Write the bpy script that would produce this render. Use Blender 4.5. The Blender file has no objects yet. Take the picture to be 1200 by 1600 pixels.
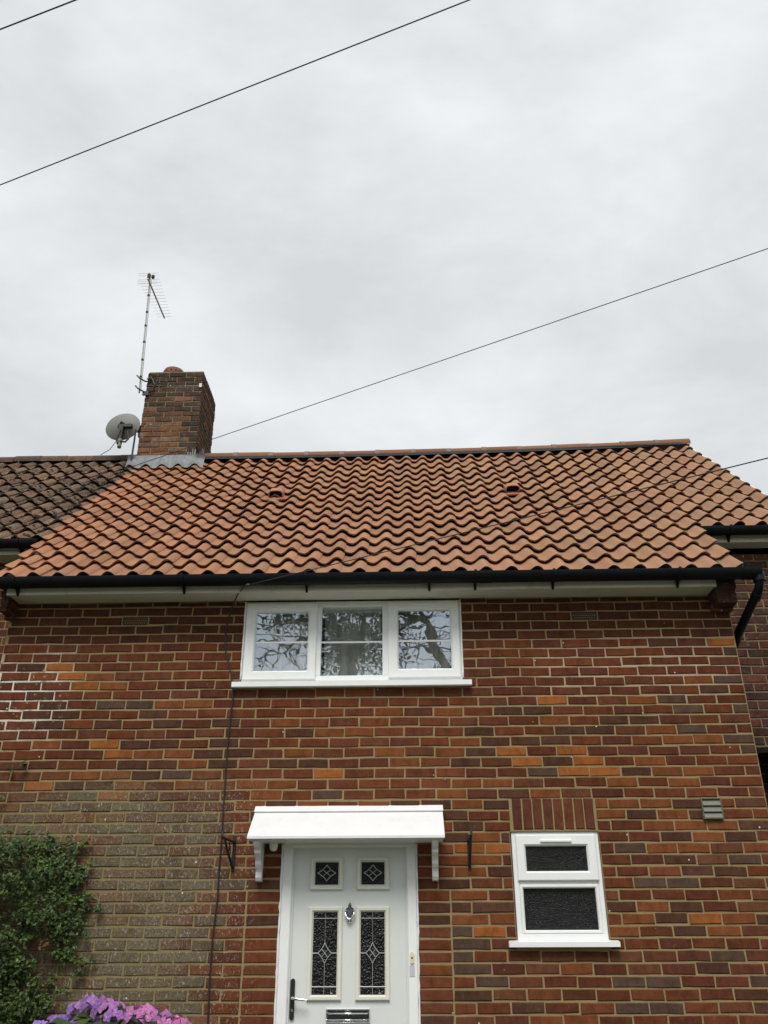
import bpy, math, random
from mathutils import Vector, Matrix, noise as mnoise
import numpy as np
random.seed(7)
rng = np.random.RandomState(11)
C = bpy.context.scene.collection
sc = bpy.context.scene

# ------------------------------------------------------------------ camera
CAM = Vector((-2.566, -6.502, 1.601))
YAW, PITCH, ROLL, FPX = -0.02577, 0.46475, -0.00314, 1343.5      # focal length in pixels of a 1600 px tall frame
F = Vector((math.sin(YAW)*math.cos(PITCH), math.cos(YAW)*math.cos(PITCH), math.sin(PITCH)))
R0 = Vector((math.cos(YAW), -math.sin(YAW), 0)); U0 = R0.cross(F)
RR = math.cos(ROLL)*R0 + math.sin(ROLL)*U0
UU = -math.sin(ROLL)*R0 + math.cos(ROLL)*U0
cd = bpy.data.cameras.new('camera'); cam = bpy.data.objects.new('camera', cd); C.objects.link(cam)
cam.matrix_world = Matrix(((RR.x, UU.x, -F.x, CAM.x), (RR.y, UU.y, -F.y, CAM.y), (RR.z, UU.z, -F.z, CAM.z), (0, 0, 0, 1)))
cd.sensor_fit = 'VERTICAL'; cd.sensor_height = 36.0; cd.lens = 36.0*FPX/1600.0
cd.clip_end = 2000; cd.clip_start = 0.05
sc.camera = cam

# ------------------------------------------------------------------ light
SUN_EL, SUN_AZ = math.radians(52), math.radians(186)     # azimuth clockwise from +Y; the sun is behind the viewer, behind cloud
sc.view_settings.view_transform = 'Standard'; sc.view_settings.look = 'None'
sc.view_settings.gamma = 1; sc.view_settings.use_curve_mapping = False
sc.view_settings.exposure = 0.72
world = bpy.data.worlds.new('World'); sc.world = world; world.use_nodes = True
wt = world.node_tree; wt.nodes.clear()
def wn(t, **k):
    n = wt.nodes.new(t)
    for a, b in k.items(): setattr(n, a, b)
    return n
w_out = wn('ShaderNodeOutputWorld'); w_bg = wn('ShaderNodeBackground'); w_bg.inputs['Strength'].default_value = 0.1
w_sky = wn('ShaderNodeTexSky', sky_type='NISHITA', sun_disc=False, sun_elevation=SUN_EL, sun_rotation=SUN_AZ)
w_tc = wn('ShaderNodeTexCoord'); w_map = wn('ShaderNodeMapping'); w_map.inputs['Scale'].default_value = (1.0, 1.3, 1.9)
w_map.inputs['Location'].default_value = (0.3, 0.1, 0.75)
w_no = wn('ShaderNodeTexNoise'); w_no.inputs['Scale'].default_value = 2.9; w_no.inputs['Detail'].default_value = 10; w_no.inputs['Roughness'].default_value = 0.56
w_no.inputs['Distortion'].default_value = 0.15
w_rmp = wn('ShaderNodeValToRGB')
w_rmp.color_ramp.elements[0].position = 0.36; w_rmp.color_ramp.elements[0].color = (4.20, 4.36, 4.45, 1)
w_rmp.color_ramp.elements[1].position = 0.66; w_rmp.color_ramp.elements[1].color = (5.50, 5.65, 5.74, 1)
w_mix = wn('ShaderNodeMix', data_type='RGBA'); w_mix.inputs['Factor'].default_value = 0.96
wt.links.new(w_tc.outputs['Generated'], w_map.inputs['Vector']); wt.links.new(w_map.outputs[0], w_no.inputs['Vector'])
wt.links.new(w_no.outputs['Fac'], w_rmp.inputs['Fac'])
wt.links.new(w_sky.outputs[0], w_mix.inputs['A']); wt.links.new(w_rmp.outputs[0], w_mix.inputs['B'])
wt.links.new(w_mix.outputs['Result'], w_bg.inputs['Color']); wt.links.new(w_bg.outputs[0], w_out.inputs['Surface'])
ld = bpy.data.lights.new('sun', 'SUN'); ld.energy = 1.5; ld.angle = math.radians(24); ld.color = (1, 0.97, 0.93)
sun = bpy.data.objects.new('sun', ld); C.objects.link(sun)
sd = Vector((math.sin(SUN_AZ)*math.cos(SUN_EL), math.cos(SUN_AZ)*math.cos(SUN_EL), math.sin(SUN_EL)))
sun.rotation_euler = sd.to_track_quat('Z', 'Y').to_euler(); sun.location = sd*30

# ------------------------------------------------------------------ helpers
def ray(x, y): return F + RR*((x-600)/FPX) + UU*((800-y)/FPX)
def on_y(x, y, Y=0.0):
    d = ray(x, y); return CAM + d*((Y-CAM.y)/d.y)
def on_z(x, y, Z):
    d = ray(x, y); return CAM + d*((Z-CAM.z)/d.z)
def pix(p):
    d = Vector(p)-CAM; z = d.dot(F); return 600+FPX*d.dot(RR)/z, 800-FPX*d.dot(UU)/z
def wpos(o):
    p = Vector((0, 0, 0))
    while o is not None: p = p+o.location; o = o.parent
    return p
def link(o, parent=None):
    C.objects.link(o)
    if parent is not None: o.parent = parent
    return o
def thing(name, label, cat, loc=(0, 0, 0), group=None):
    o = bpy.data.objects.new(name, None); o.location = loc; o.empty_display_size = .1; link(o)
    return tag(o, label, cat, group)
def tag(o, label, cat, group=None):
    o['label'] = label; o['category'] = cat
    if group: o['group'] = group
    return o
class MB:
    def __init__(s): s.v = []; s.f = []; s.c = []
    def add(s, vs, fs, col=None):
        n = len(s.v); s.v += [tuple(v) for v in vs]; s.f += [tuple(i+n for i in f) for f in fs]
        if col is not None: s.c += [col]*len(fs)
        return s
    def box(s, x0, x1, y0, y1, z0, z1, ch=0.0, col=None):
        if ch <= 0:
            return s.add([(x0,y0,z0),(x1,y0,z0),(x1,y1,z0),(x0,y1,z0),(x0,y0,z1),(x1,y0,z1),(x1,y1,z1),(x0,y1,z1)],
                  [(0,3,2,1),(4,5,6,7),(0,1,5,4),(1,2,6,5),(2,3,7,6),(3,0,4,7)], col)
        a = ch                                   # all twelve edges chamfered
        X = (x0, x1); Y = (y0, y1); Z = (z0, z1); vs = []; idx = {}
        for i in (0, 1):
            for j in (0, 1):
                for k in (0, 1):
                    sx, sy, sz = (a if i == 0 else -a), (a if j == 0 else -a), (a if k == 0 else -a)
                    for t, p in (('x', (X[i], Y[j]+sy, Z[k]+sz)), ('y', (X[i]+sx, Y[j], Z[k]+sz)), ('z', (X[i]+sx, Y[j]+sy, Z[k]))):
                        idx[i,j,k,t] = len(vs); vs.append(p)
        q = idx; fs = []
        for i in (0, 1):
            o = [(0,0),(0,1),(1,1),(1,0)]
            if i == 1: o = o[::-1]
            fs.append(tuple(q[i,j,k,'x'] for j,k in o))
            fs.append(tuple(q[j,i,k,'y'] for j,k in o[::-1]))
            fs.append(tuple(q[j,k,i,'z'] for j,k in o))
        for i in (0,1):
            for j in (0,1):
                fs.append((q[i,j,0,'x'],q[i,j,1,'x'],q[i,j,1,'y'],q[i,j,0,'y']))
                fs.append((q[i,0,j,'x'],q[i,1,j,'x'],q[i,1,j,'z'],q[i,0,j,'z']))
                fs.append((q[0,i,j,'y'],q[1,i,j,'y'],q[1,i,j,'z'],q[0,i,j,'z']))
                for k in (0,1): fs.append((q[i,j,k,'x'],q[i,j,k,'y'],q[i,j,k,'z']))
        return s.add(vs, fs, col)
    def tube(s, pts, r, n=8, cap=True, col=None):
        pts = [Vector(p) for p in pts]; m = len(pts); rs = r if isinstance(r, (list, tuple)) else [r]*m
        vs = []; fs = []; up = None
        for i, p in enumerate(pts):
            t = (pts[min(i+1, m-1)]-pts[max(i-1, 0)]).normalized()
            if up is None: up = Vector((0, 0, 1)) if abs(t.z) < .9 else Vector((1, 0, 0))
            a = t.cross(up)
            if a.length < 1e-4: a = t.cross(Vector((0.3, 1, 0.2)))
            a.normalize(); b = a.cross(t).normalized(); up = b
            for k in range(n):
                g = 2*math.pi*k/n; vs.append(p+(a*math.cos(g)+b*math.sin(g))*rs[i])
        for i in range(m-1):
            for k in range(n):
                k2 = (k+1) % n; fs.append((i*n+k, i*n+k2, (i+1)*n+k2, (i+1)*n+k))
        if cap: fs.append(tuple(range(n))[::-1]); fs.append(tuple((m-1)*n+k for k in range(n)))
        return s.add(vs, fs, col)
    def lathe(s, c, prof, n=20, axis=Vector((0, 0, 1))):
        c = Vector(c); axis = axis.normalized(); a = axis.orthogonal().normalized(); b = axis.cross(a); vs = []; fs = []
        for r, h in prof:
            for k in range(n):
                g = 2*math.pi*k/n; vs.append(c+axis*h+(a*math.cos(g)+b*math.sin(g))*r)
        for i in range(len(prof)-1):
            for k in range(n): fs.append((i*n+k, i*n+(k+1) % n, (i+1)*n+(k+1) % n, (i+1)*n+k))
        return s.add(vs, fs)
    def prism(s, poly, off):                       # closed polygon swept by off
        off = Vector(off); n = len(poly); p = [Vector(v) for v in poly]
        return s.add(p+[v+off for v in p], [tuple(range(n))[::-1], tuple(range(n, 2*n))]+[(i, (i+1) % n, n+(i+1) % n, n+i) for i in range(n)])
    def rectframe(s, x0, x1, z0, z1, w, y0, y1, ch=0.004):   # mitred picture frame in the xz plane, y0 is the front
        wl, wr, wb, wtp = (w if isinstance(w, tuple) else (w,)*4)
        o = [(x0,z0),(x1,z0),(x1,z1),(x0,z1)]; i = [(x0+wl,z0+wb),(x1-wr,z0+wb),(x1-wr,z1-wtp),(x0+wl,z1-wtp)]
        ob = [(x0+ch,z0+ch),(x1-ch,z0+ch),(x1-ch,z1-ch),(x0+ch,z1-ch)]; ib = [(i[0][0]-ch*2,i[0][1]-ch*2),(i[1][0]+ch*2,i[1][1]-ch*2),(i[2][0]+ch*2,i[2][1]+ch*2),(i[3][0]-ch*2,i[3][1]+ch*2)]
        rings = [[(p[0],y1,p[1]) for p in o], [(p[0],y0+ch,p[1]) for p in o], [(p[0],y0,p[1]) for p in ob], [(p[0],y0,p[1]) for p in ib], [(p[0],y0+ch*2.5,p[1]) for p in i], [(p[0],y1,p[1]) for p in i]]
        vs = [v for r in rings for v in r]; fs = []
        for a in range(5):
            for k in range(4): fs.append((a*4+k, a*4+(k+1) % 4, a*4+4+(k+1) % 4, a*4+4+k))
        return s.add(vs, fs)
    def mesh(s, name, m, off=(0, 0, 0), smooth=False):
        off = Vector(off); me = bpy.data.meshes.new(name); me.from_pydata([tuple(Vector(v)-off) for v in s.v], [], s.f)
        if s.c:
            at = me.attributes.new('tint', 'FLOAT_COLOR', 'FACE'); at.data.foreach_set('color', [x for c in s.c for x in (c[0], c[1], c[2], 1.0)])
        if m is not None: me.materials.append(m)
        if smooth: me.polygons.foreach_set('use_smooth', [True]*len(me.polygons))
        me.update(); return me
    def build(s, name, m, parent=None, smooth=False, org=None):
        """one mesh object; org: world position of its origin"""
        pw = wpos(parent) if parent is not None else Vector((0, 0, 0))
        org = pw if org is None else Vector(org)
        o = bpy.data.objects.new(name, s.mesh(name, m, org, smooth)); o.location = org-pw
        if s.c: o.color = (0, 0, 0, 1)
        return link(o, parent)
def smoothing(o, ang=35):
    me = o.data; me.polygons.foreach_set('use_smooth', [True]*len(me.polygons))
    me.set_sharp_from_angle(angle=math.radians(ang)); return o

# ------------------------------------------------------------------ materials
class NT:
    def __init__(s, name):
        s.m = bpy.data.materials.new(name); s.m.use_nodes = True; s.t = s.m.node_tree; s.t.nodes.clear()
        s.out = s.n('ShaderNodeOutputMaterial'); s.b = s.n('ShaderNodeBsdfPrincipled'); s.l(s.b.outputs[0], s.out.inputs[0])
    def n(s, t, **k):
        x = s.t.nodes.new(t)
        for a, b in k.items(): setattr(x, a, b)
        return x
    def l(s, a, b): s.t.links.new(a, b)
    def put(s, sock, v):
        if hasattr(v, 'is_output'): s.l(v, sock)
        else: sock.default_value = v
    def math(s, op, a, b=0.0, c=0.0, clamp=False):
        x = s.n('ShaderNodeMath', operation=op, use_clamp=clamp); s.put(x.inputs[0], a); s.put(x.inputs[1], b); s.put(x.inputs[2], c); return x.outputs[0]
    def mix(s, f, a, b, blend='MIX'):
        x = s.n('ShaderNodeMix', data_type='RGBA', blend_type=blend); s.put(x.inputs['Factor'], f)
        s.put(x.inputs['A'], a if hasattr(a, 'is_output') else (*a, 1)); s.put(x.inputs['B'], b if hasattr(b, 'is_output') else (*b, 1)); return x.outputs['Result']
    def noise(s, scale, detail=4, rough=.55, vec=None, dist=0.0, stretch=None):
        if stretch is not None:
            mp = s.n('ShaderNodeMapping'); mp.inputs['Scale'].default_value = stretch
            if len(stretch) == 3 and hasattr(s, 'rot'): mp.inputs['Rotation'].default_value = s.rot
            s.l(vec, mp.inputs[0]); vec = mp.outputs[0]
        x = s.n('ShaderNodeTexNoise'); x.inputs['Scale'].default_value = scale; x.inputs['Detail'].default_value = detail
        x.inputs['Roughness'].default_value = rough; x.inputs['Distortion'].default_value = dist
        if vec is not None: s.l(vec, x.inputs['Vector'])
        return x.outputs['Fac']
    def step(s, v, lo, hi, to0=0.0, to1=1.0):
        x = s.n('ShaderNodeMapRange', interpolation_type='SMOOTHSTEP'); s.put(x.inputs[0], v)
        for i, k in ((1, lo), (2, hi), (3, to0), (4, to1)): x.inputs[i].default_value = k
        return x.outputs[0]
    def pos(s):
        if not hasattr(s, '_p'): s._p = s.n('ShaderNodeNewGeometry').outputs['Position']
        return s._p
    def xyz(s):
        if not hasattr(s, '_x'):
            x = s.n('ShaderNodeSeparateXYZ'); s.l(s.pos(), x.inputs[0]); s._x = x.outputs
        return s._x
    def bump(s, h, st=.3, d=.01):
        x = s.n('ShaderNodeBump'); x.inputs['Strength'].default_value = st; x.inputs['Distance'].default_value = d; s.l(h, x.inputs['Height']); s.l(x.outputs[0], s.b.inputs['Normal'])
    def tint(s):
        a = s.n('ShaderNodeAttribute', attribute_name='tint'); o = s.n('ShaderNodeObjectInfo')
        return s.mix(1.0, a.outputs['Color'], o.outputs['Color'], 'ADD')
    def set(s, col=None, rough=.8, metal=0.0, spec=None):
        if col is not None: s.put(s.b.inputs['Base Color'], col if hasattr(col, 'is_output') else (*col, 1))
        s.put(s.b.inputs['Roughness'], rough); s.put(s.b.inputs['Metallic'], metal)
        if spec is not None: s.b.inputs['Specular IOR Level'].default_value = spec
        return s.m
def boxmask(t, x0, x1, z0, z1, soft, warp=.25, sc_=2.2):
    """soft edged, noise-warped patch on the front wall in world x/z"""
    p = t.xyz(); w = t.math('MULTIPLY', t.math('SUBTRACT', t.noise(sc_, 5, .6, t.pos()), .5), warp*2)
    x = t.math('ADD', p[0], w); z = t.math('ADD', p[2], w)
    m = t.math('MULTIPLY', t.step(x, x0, x0+soft), t.step(x, x1-soft, x1, 1, 0))
    return t.math('MULTIPLY', m, t.math('MULTIPLY', t.step(z, z0, z0+soft), t.step(z, z1-soft, z1, 1, 0)))
LICH = (-6.6, -3.70, 0.9, 2.86, .55)
def mat_brick(name='fired_brick', front=True):
    t = NT(name); c = t.tint(); P = t.pos()
    c = t.mix(t.step(t.noise(11, 6, .7, P), .40, .68, 0, .8), c, t.mix(1, c, (.60, .58, .58), 'MULTIPLY'))
    c = t.mix(t.step(t.noise(34, 5, .75, P, dist=.6), .58, .74, 0, .38), c, (.27, .20, .115))
    c = t.mix(t.step(t.noise(16, 5, .65, P, stretch=(1.6, 1, .3)), .48, .70, 0, .5), c, t.mix(1, c, (.70, .68, .66), 'MULTIPLY'))
    c = t.mix(t.step(t.noise(26, 3, .6, P, stretch=(1, 1, .35)), .55, .8, 0, .55), c, t.mix(1, c, (1.5, 1.32, 1.2), 'MULTIPLY'))
    c = t.mix(t.step(t.noise(150, 3, .7, P), .5, .8, 0, .6), c, t.mix(1, c, (.5, .48, .46), 'MULTIPLY'))
    if front:
        lm = boxmask(t, *LICH)
        lm2 = t.math('MULTIPLY', lm, t.step(t.noise(3.4, 5, .7, P), .30, .56))
        lm2 = t.math('MULTIPLY', lm2, t.step(t.noise(46, 3, .7, P), .34, .60, .45, 1))
        c = t.mix(t.math('MULTIPLY', lm2, .85), c, t.mix(t.step(t.noise(75, 3, .7, P), .36, .64), (.092, .076, .044), (.225, .185, .118)))
        # spalled pale scratches beside the cable
        sm = t.math('MULTIPLY', boxmask(t, -5.4, -3.55, 1.0, 2.72, .2), t.step(t.noise(48, 4, .7, P, dist=1.2, stretch=(1.3, 1, .8)), .57, .64))
        c = t.mix(t.math('MULTIPLY', sm, .7), c, (.40, .37, .31))
        # pale bloom at the left edge and below the right hand eaves
        em = t.math('MULTIPLY', boxmask(t, -6.5, -5.15, 3.0, 3.62, .15), t.step(t.noise(24, 5, .7, P), .58, .7))
        c = t.mix(t.math('MULTIPLY', em, .8), c, (.62, .55, .48))
    else:
        c = t.mix(t.step(t.noise(7, 6, .75, P), .45, .66, 0, .6), c, (.045, .038, .030))
        c = t.mix(t.step(t.noise(21, 6, .8, P, dist=.5), .56, .68, 0, .6), c, (.30, .25, .18))
    # white specks (old paint splashes)
    v = t.n('ShaderNodeTexVoronoi', feature='F1'); v.inputs['Scale'].default_value = 7.0; t.l(P, v.inputs['Vector'])
    c = t.mix(t.step(v.outputs['Distance'], .035, .05, .8, 0), c, (.7, .68, .62))
    t.set(c, t.step(t.noise(40, 3, .6, P), .3, .7, .85, 1.0), spec=.06)
    t.bump(t.noise(120, 5, .7, P), .5, .006); return t.m
def mat_mortar(front=True):
    t = NT('lime_mortar' if front else 'chimney_mortar'); P = t.pos()
    c = t.mix(t.noise(5, 5, .6, P), (.25, .18, .086), (.40, .30, .16))
    c = t.mix(t.step(t.noise(70, 4, .7, P), .5, .8, 0, .5), c, (.20, .15, .085))
    if front:
        em = t.math('MULTIPLY', boxmask(t, -6.6, -5.0, 2.86, 3.75, .4, .3), t.step(t.noise(13, 5, .7, P), .30, .50))
        c = t.mix(t.math('MULTIPLY', em, .95), c, (.80, .74, .66))
        rm = t.math('MULTIPLY', boxmask(t, -1.7, .1, 3.15, 3.85, .3), .6)
        c = t.mix(rm, c, (.56, .45, .32))
        c = t.mix(t.math('MULTIPLY', boxmask(t, *LICH), .75), c, (.235, .195, .09))
    else: c = t.mix(1, c, (.72, .76, .82), 'MULTIPLY')
    t.set(c, 1.0, spec=.04); t.bump(t.noise(90, 5, .75, P), .8, .01); return t.m
def mat_tile(name, old=False):
    t = NT(name); c = t.tint(); P = t.pos()
    c = t.mix(t.step(t.noise(3, 5, .6, P), .3, .7, 0, .4), c, t.mix(1, c, (.86, .92, .95), 'MULTIPLY'))
    c = t.mix(t.step(t.noise(60, 4, .7, P), .5, .75, 0, .5), c, t.mix(1, c, (.62, .60, .58), 'MULTIPLY'))
    c = t.mix(t.step(t.noise(160, 2, .6, P), .56, .75, 0, .5), c, t.mix(1, c, (1.35, 1.3, 1.2), 'MULTIPLY'))
    c = t.mix(t.step(t.noise(17, 5, .75, P), .57, .72, 0, .5), c, (.165, .115, .072))
    if old:
        c = t.mix(t.step(t.noise(8, 5, .7, P), .45, .68, 0, .6), c, (.085, .056, .040))
        c = t.mix(t.step(t.noise(55, 4, .7, P), .55, .62, 0, .8), c, (.03, .026, .02))
        c = t.mix(t.step(t.noise(30, 4, .75, P), .60, .68, 0, .7), c, (.40, .33, .24))
    t.set(c, .95, spec=.08); t.bump(t.noise(110, 5, .7, P), .35, .005); return t.m
def mat_plain(name, col, rough=.5, var=.12, scale=8, metal=0.0, spec=None, bump=0.0, dirt=0.0, dcol=(.25, .23, .18)):
    t = NT(name); P = t.pos(); c = t.mix(t.noise(scale, 5, .6, P), tuple(k*(1-var) for k in col), tuple(min(1, k*(1+var*.6)) for k in col))
    if dirt: c = t.mix(t.step(t.noise(scale*1.7, 6, .7, P, stretch=(1, 1, .45)), .5, .78, 0, dirt), c, dcol)
    t.set(c, t.step(t.noise(scale*3, 3, .6, P), .2, .8, rough*.85, min(1, rough*1.15)), metal, spec)
    if bump: t.bump(t.noise(scale*12, 4, .6, P), bump, .004)
    return t.m
M = {}
M['brick'] = mat_brick(); M['brick_plain'] = mat_brick('weathered_brick', False)
M['mortar'] = mat_mortar(); M['mortar_dark'] = mat_mortar(False)
M['tile'] = mat_tile('terracotta_tile'); M['oldtile'] = mat_tile('mossy_old_tile', True)
M['upvc'] = mat_plain('white_upvc', (.85, .86, .85), .32, .04, 5, dirt=.12, dcol=(.52, .5, .45))
M['paint'] = mat_plain('white_paint', (.82, .82, .82), .45, .06, 6, dirt=.25, dcol=(.55, .53, .5), bump=.05)
M['doorpaint'] = mat_plain('pale_grey_door_skin', (.70, .73, .70), .4, .04, 4, bump=.04)
M['cream'] = mat_plain('cream_moulding', (.74, .73, .64), .4, .05, 8)
M['fascia'] = mat_plain('dirty_white_fascia', (.69, .655, .585), .55, .12, 3, dirt=.4, dcol=(.30, .27, .20))
M['black'] = mat_plain('black_gutter_plastic', (.007, .008, .010), .45, .3, 5, spec=.16, dirt=.15, dcol=(.03, .03, .028))
M['iron'] = mat_plain('black_iron', (.012, .012, .013), .45, .3, 30, bump=.2)
M['cable'] = mat_plain('black_cable_sheath', (.016, .014, .016), .6, .3, 5)
M['lead'] = mat_plain('lead_flashing', (.185, .195, .205), .6, .4, 14, metal=.1, bump=.2, dirt=.3, dcol=(.5, .52, .54))
M['chrome'] = mat_plain('chrome', (.75, .75, .77), .12, .05, 9, metal=1.0)
M['alu'] = mat_plain('weathered_aluminium', (.36, .34, .31), .45, .3, 20, metal=.6)
M['dishgrey'] = mat_plain('grey_dish_mesh', (.21, .215, .20), .6, .25, 30, bump=.3)
M['ventplastic'] = mat_plain('grey_vent_plastic', (.165, .16, .12), .4, .25, 20, dirt=.5, dcol=(.10, .095, .06))
M['clipbrown'] = mat_plain('brown_plastic_clip', (.17, .10, .075), .5, .1, 9)
M['pot'] = mat_plain('clay_pot', (.20, .085, .06), .85, .2, 15, bump=.2)
M['dark'] = mat_plain('dark_void', (.012, .011, .010), .9, .2, 5)
M['underlay'] = mat_plain('black_underlay', (.02, .018, .017), .9, .2, 5)
M['moss'] = mat_plain('black_moss', (.018, .017, .009), 1, .5, 30, bump=.5)
M['plaster'] = mat_plain('room_plaster', (.30, .28, .25), .9, .1, 3)
M['bell'] = mat_plain('yellowed_plastic', (.72, .66, .44), .4, .06, 10)
M['bark'] = mat_plain('bark', (.055, .042, .03), .95, .4, 12, bump=.8)
M['stem'] = mat_plain('green_stem', (.07, .09, .03), .8, .3, 12)
M['bush_wood'] = mat_plain('thin_brown_twig', (.06, .045, .03), .9, .3, 12)
M['slab'] = mat_plain('concrete_paving', (.20, .19, .17), .9, .25, 3, bump=.3, dirt=.4, dcol=(.15, .14, .10))
M['road'] = mat_plain('asphalt', (.05, .05, .052), .9, .25, 6, bump=.3)
def mat_ground():
    t = NT('lawn'); P = t.pos(); c = t.mix(t.noise(1.2, 6, .65, P), (.045, .06, .018), (.12, .13, .045)); c = t.mix(t.step(t.noise(30, 4, .7, P), .4, .7), c, (.05, .075, .02))
    t.set(c, .95); t.bump(t.noise(60, 4, .7, P), .8, .03); return t.m
M['lawn'] = mat_ground()
def mat_leaf(name, a, b, c3):
    t = NT(name); c = t.tint(); P = t.pos()
    c = t.mix(1, c, t.mix(t.noise(6, 4, .6, P), (.6, .65, .55), (1.3, 1.25, 1.1)), 'MULTIPLY')
    t.set(c, .45, spec=.35)
    tr = t.n('ShaderNodeBsdfTranslucent'); t.l(c, tr.inputs[0]); mx = t.n('ShaderNodeMixShader'); mx.inputs[0].default_value = .22
    t.l(t.b.outputs[0], mx.inputs[1]); t.l(tr.outputs[0], mx.inputs[2]); t.l(mx.outputs[0], t.out.inputs[0]); return t.m
M['leaf'] = mat_leaf('leaf', 0, 0, 0); M['petal'] = mat_leaf('petal', 0, 0, 0)
def mat_pane():
    t = NT('window_glass'); g = t.n('ShaderNodeBsdfGlossy'); g.inputs['Roughness'].default_value = 0.0; g.inputs['Color'].default_value = (.80, .90, 1.0, 1)
    tr = t.n('ShaderNodeBsdfTransparent'); tr.inputs[0].default_value = (.94, .96, .95, 1)
    mx = t.n('ShaderNodeMixShader'); t.l(t.math('MULTIPLY', t.math('SUBTRACT', 1.0, t.n('ShaderNodeNewGeometry').outputs['Backfacing']), .42), mx.inputs[0])
    b = t.n('ShaderNodeBump'); b.inputs['Strength'].default_value = .035; b.inputs['Distance'].default_value = .02
    t.l(t.noise(4.5, 2, .5, t.pos()), b.inputs['Height']); t.l(b.outputs[0], g.inputs['Normal'])
    t.l(tr.outputs[0], mx.inputs[1]); t.l(g.outputs[0], mx.inputs[2]); t.l(mx.outputs[0], t.out.inputs[0]); return t.m
M['pane'] = mat_pane()
def mat_obscure(name, scale, st):
    t = NT(name); P = t.pos(); t.set((.005, .0055, .0055), .16, spec=.32)
    v = t.n('ShaderNodeTexVoronoi', feature='SMOOTH_F1'); v.inputs['Scale'].default_value = scale; t.l(P, v.inputs['Vector'])
    t.bump(t.math('ADD', v.outputs['Distance'], t.math('MULTIPLY', t.noise(scale*.8, 3, .6, P), .8)), st, .012); return t.m
M['obscure'] = mat_obscure('dimpled_dark_glass', 85, .8); M['obscure_fine'] = mat_obscure('stippled_dark_glass', 130, .9)
def mat_curtain():
    t = NT('grey_curtain'); c = t.mix(t.noise(3, 4, .6, t.pos(), stretch=(14, 1, 1)), (.50, .48, .44), (.78, .76, .72)); t.set(c, .95); return t.m
M['curtain'] = mat_curtain()

# ------------------------------------------------------------------ ground
def sheet(name, x0, x1, y0, y1, z, m):
    o = MB().add([(x0,y0,z),(x1,y0,z),(x1,y1,z),(x0,y1,z)], [(0,1,2,3)]).build(name, m); o['kind'] = 'structure'; return o
sheet('ground', -400, 400, -400, 400, 0, M['lawn'])
sheet('path', -4.0, -2.2, -7.2, -.02, .004, M['slab'])
sheet('road', -400, 400, -14.5, -8.8, .004, M['road'])
kb = MB().box(-400, 400, -8.8, -7.2, -.05, .12, .01).build('pavement', M['slab']); kb['kind'] = 'structure'

# ------------------------------------------------------------------ bricks
ZJ = lambda n: 3.88-.075*n
JN = .0115
BASES = [(.142,.047,.0245), (.127,.043,.024), (.152,.050,.0245), (.117,.042,.0255), (.164,.053,.0245), (.140,.052,.028)]
def jit(c, a=.12):
    k = 1+random.uniform(-a, a); return tuple(max(.004, x*k*(1+random.uniform(-.022, .022))) for x in c)
def P4(ox, oy, s, lst): return [(ox+x/s, oy+y/s) for x, y in lst]
ORANGE = P4(0,930,4,[(365,460),(290,520),(440,515),(620,510),(535,575),(715,575),(1065,690),(1180,690),(290,945),(665,945),(735,1000),(930,1000),(1110,1000),(1150,1055),(530,1125),(720,1125),(245,1195),(800,1190),(700,1265),(1140,1190)]) \
 + P4(300,1050,4,[(570,320),(850,375),(1040,370),(840,630),(20,570),(160,695),(350,695),(550,695),(460,765),(730,825),(665,500),(330,825),(1110,825),(340,965)]) \
 + P4(600,1050,4,[(1050,175),(400,240),(60,240),(500,425),(400,490),(790,490),(1150,490),(60,490),(120,555),(870,555),(1190,560),(1150,610),(500,680),(690,680),(430,750),(1010,750),(500,820),(1070,300)]) \
 + P4(900,900,4,[(915,415),(40,1085),(80,1150),(40,1215),(180,1215),(270,1280),(770,650),(410,770),(460,1150),(530,960),(640,1025),(830,1025),(765,1220),(570,1220),(660,1285)]) \
 + P4(650,1300,4.8,[(600,30),(520,115),(600,205),(400,205),(520,290),(320,465),(500,640),(680,640),(620,735),(150,1015),(1010,1395)]) \
 + P4(900,1235,4,[(170,80),(310,80),(500,80),(220,150),(620,150),(530,220),(720,215),(900,215),(840,290),(540,360),(750,360),(480,730),(810,805),(1020,810),(940,880),(300,875),(300,810),(90,1110)]) \
 + P4(100,1265,3.43,[(80,40),(230,40),(40,165)])
BRIGHT = P4(0,930,4,[(365,460),(440,515),(535,575),(665,945),(735,1000),(245,1195),(700,1265)])+P4(300,1050,4,[(840,630)])+P4(600,1050,4,[(1050,175),(870,555),(790,490),(1150,610)])+P4(900,900,4,[(915,415),(180,1215),(80,1150),(40,1085)])+P4(650,1300,4.8,[(520,115),(620,735)])+P4(900,1235,4,[(810,805)])
DARK = P4(0,930,4,[(190,465),(400,755),(945,755),(675,815),(1035,810),(850,935),(1030,935),(310,820),(910,1125),(430,1195),(620,1195),(815,1060),(1000,1060),(250,640),(320,700),(220,760)]) \
 + P4(300,1050,4,[(200,320),(150,440),(100,510),(280,505),(660,375),(750,565),(560,570),(180,565),(530,825)]) \
 + P4(600,1050,4,[(600,360),(600,490),(500,550),(780,240),(960,235),(110,815),(290,815),(710,815),(790,420),(1060,420),(1070,550),(1140,360)]) \
 + P4(900,900,4,[(870,712),(370,1220),(540,415),(250,900),(440,900),(150,960)]) \
 + P4(650,1300,4.8,[(390,20),(290,290),(660,290),(400,380),(380,555),(130,640),(320,640),(340,1205),(520,1205)]) \
 + P4(900,1235,4,[(420,150),(640,290),(1040,290),(660,435),(970,510),(700,730),(600,805),(730,880),(870,1115)])
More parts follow.
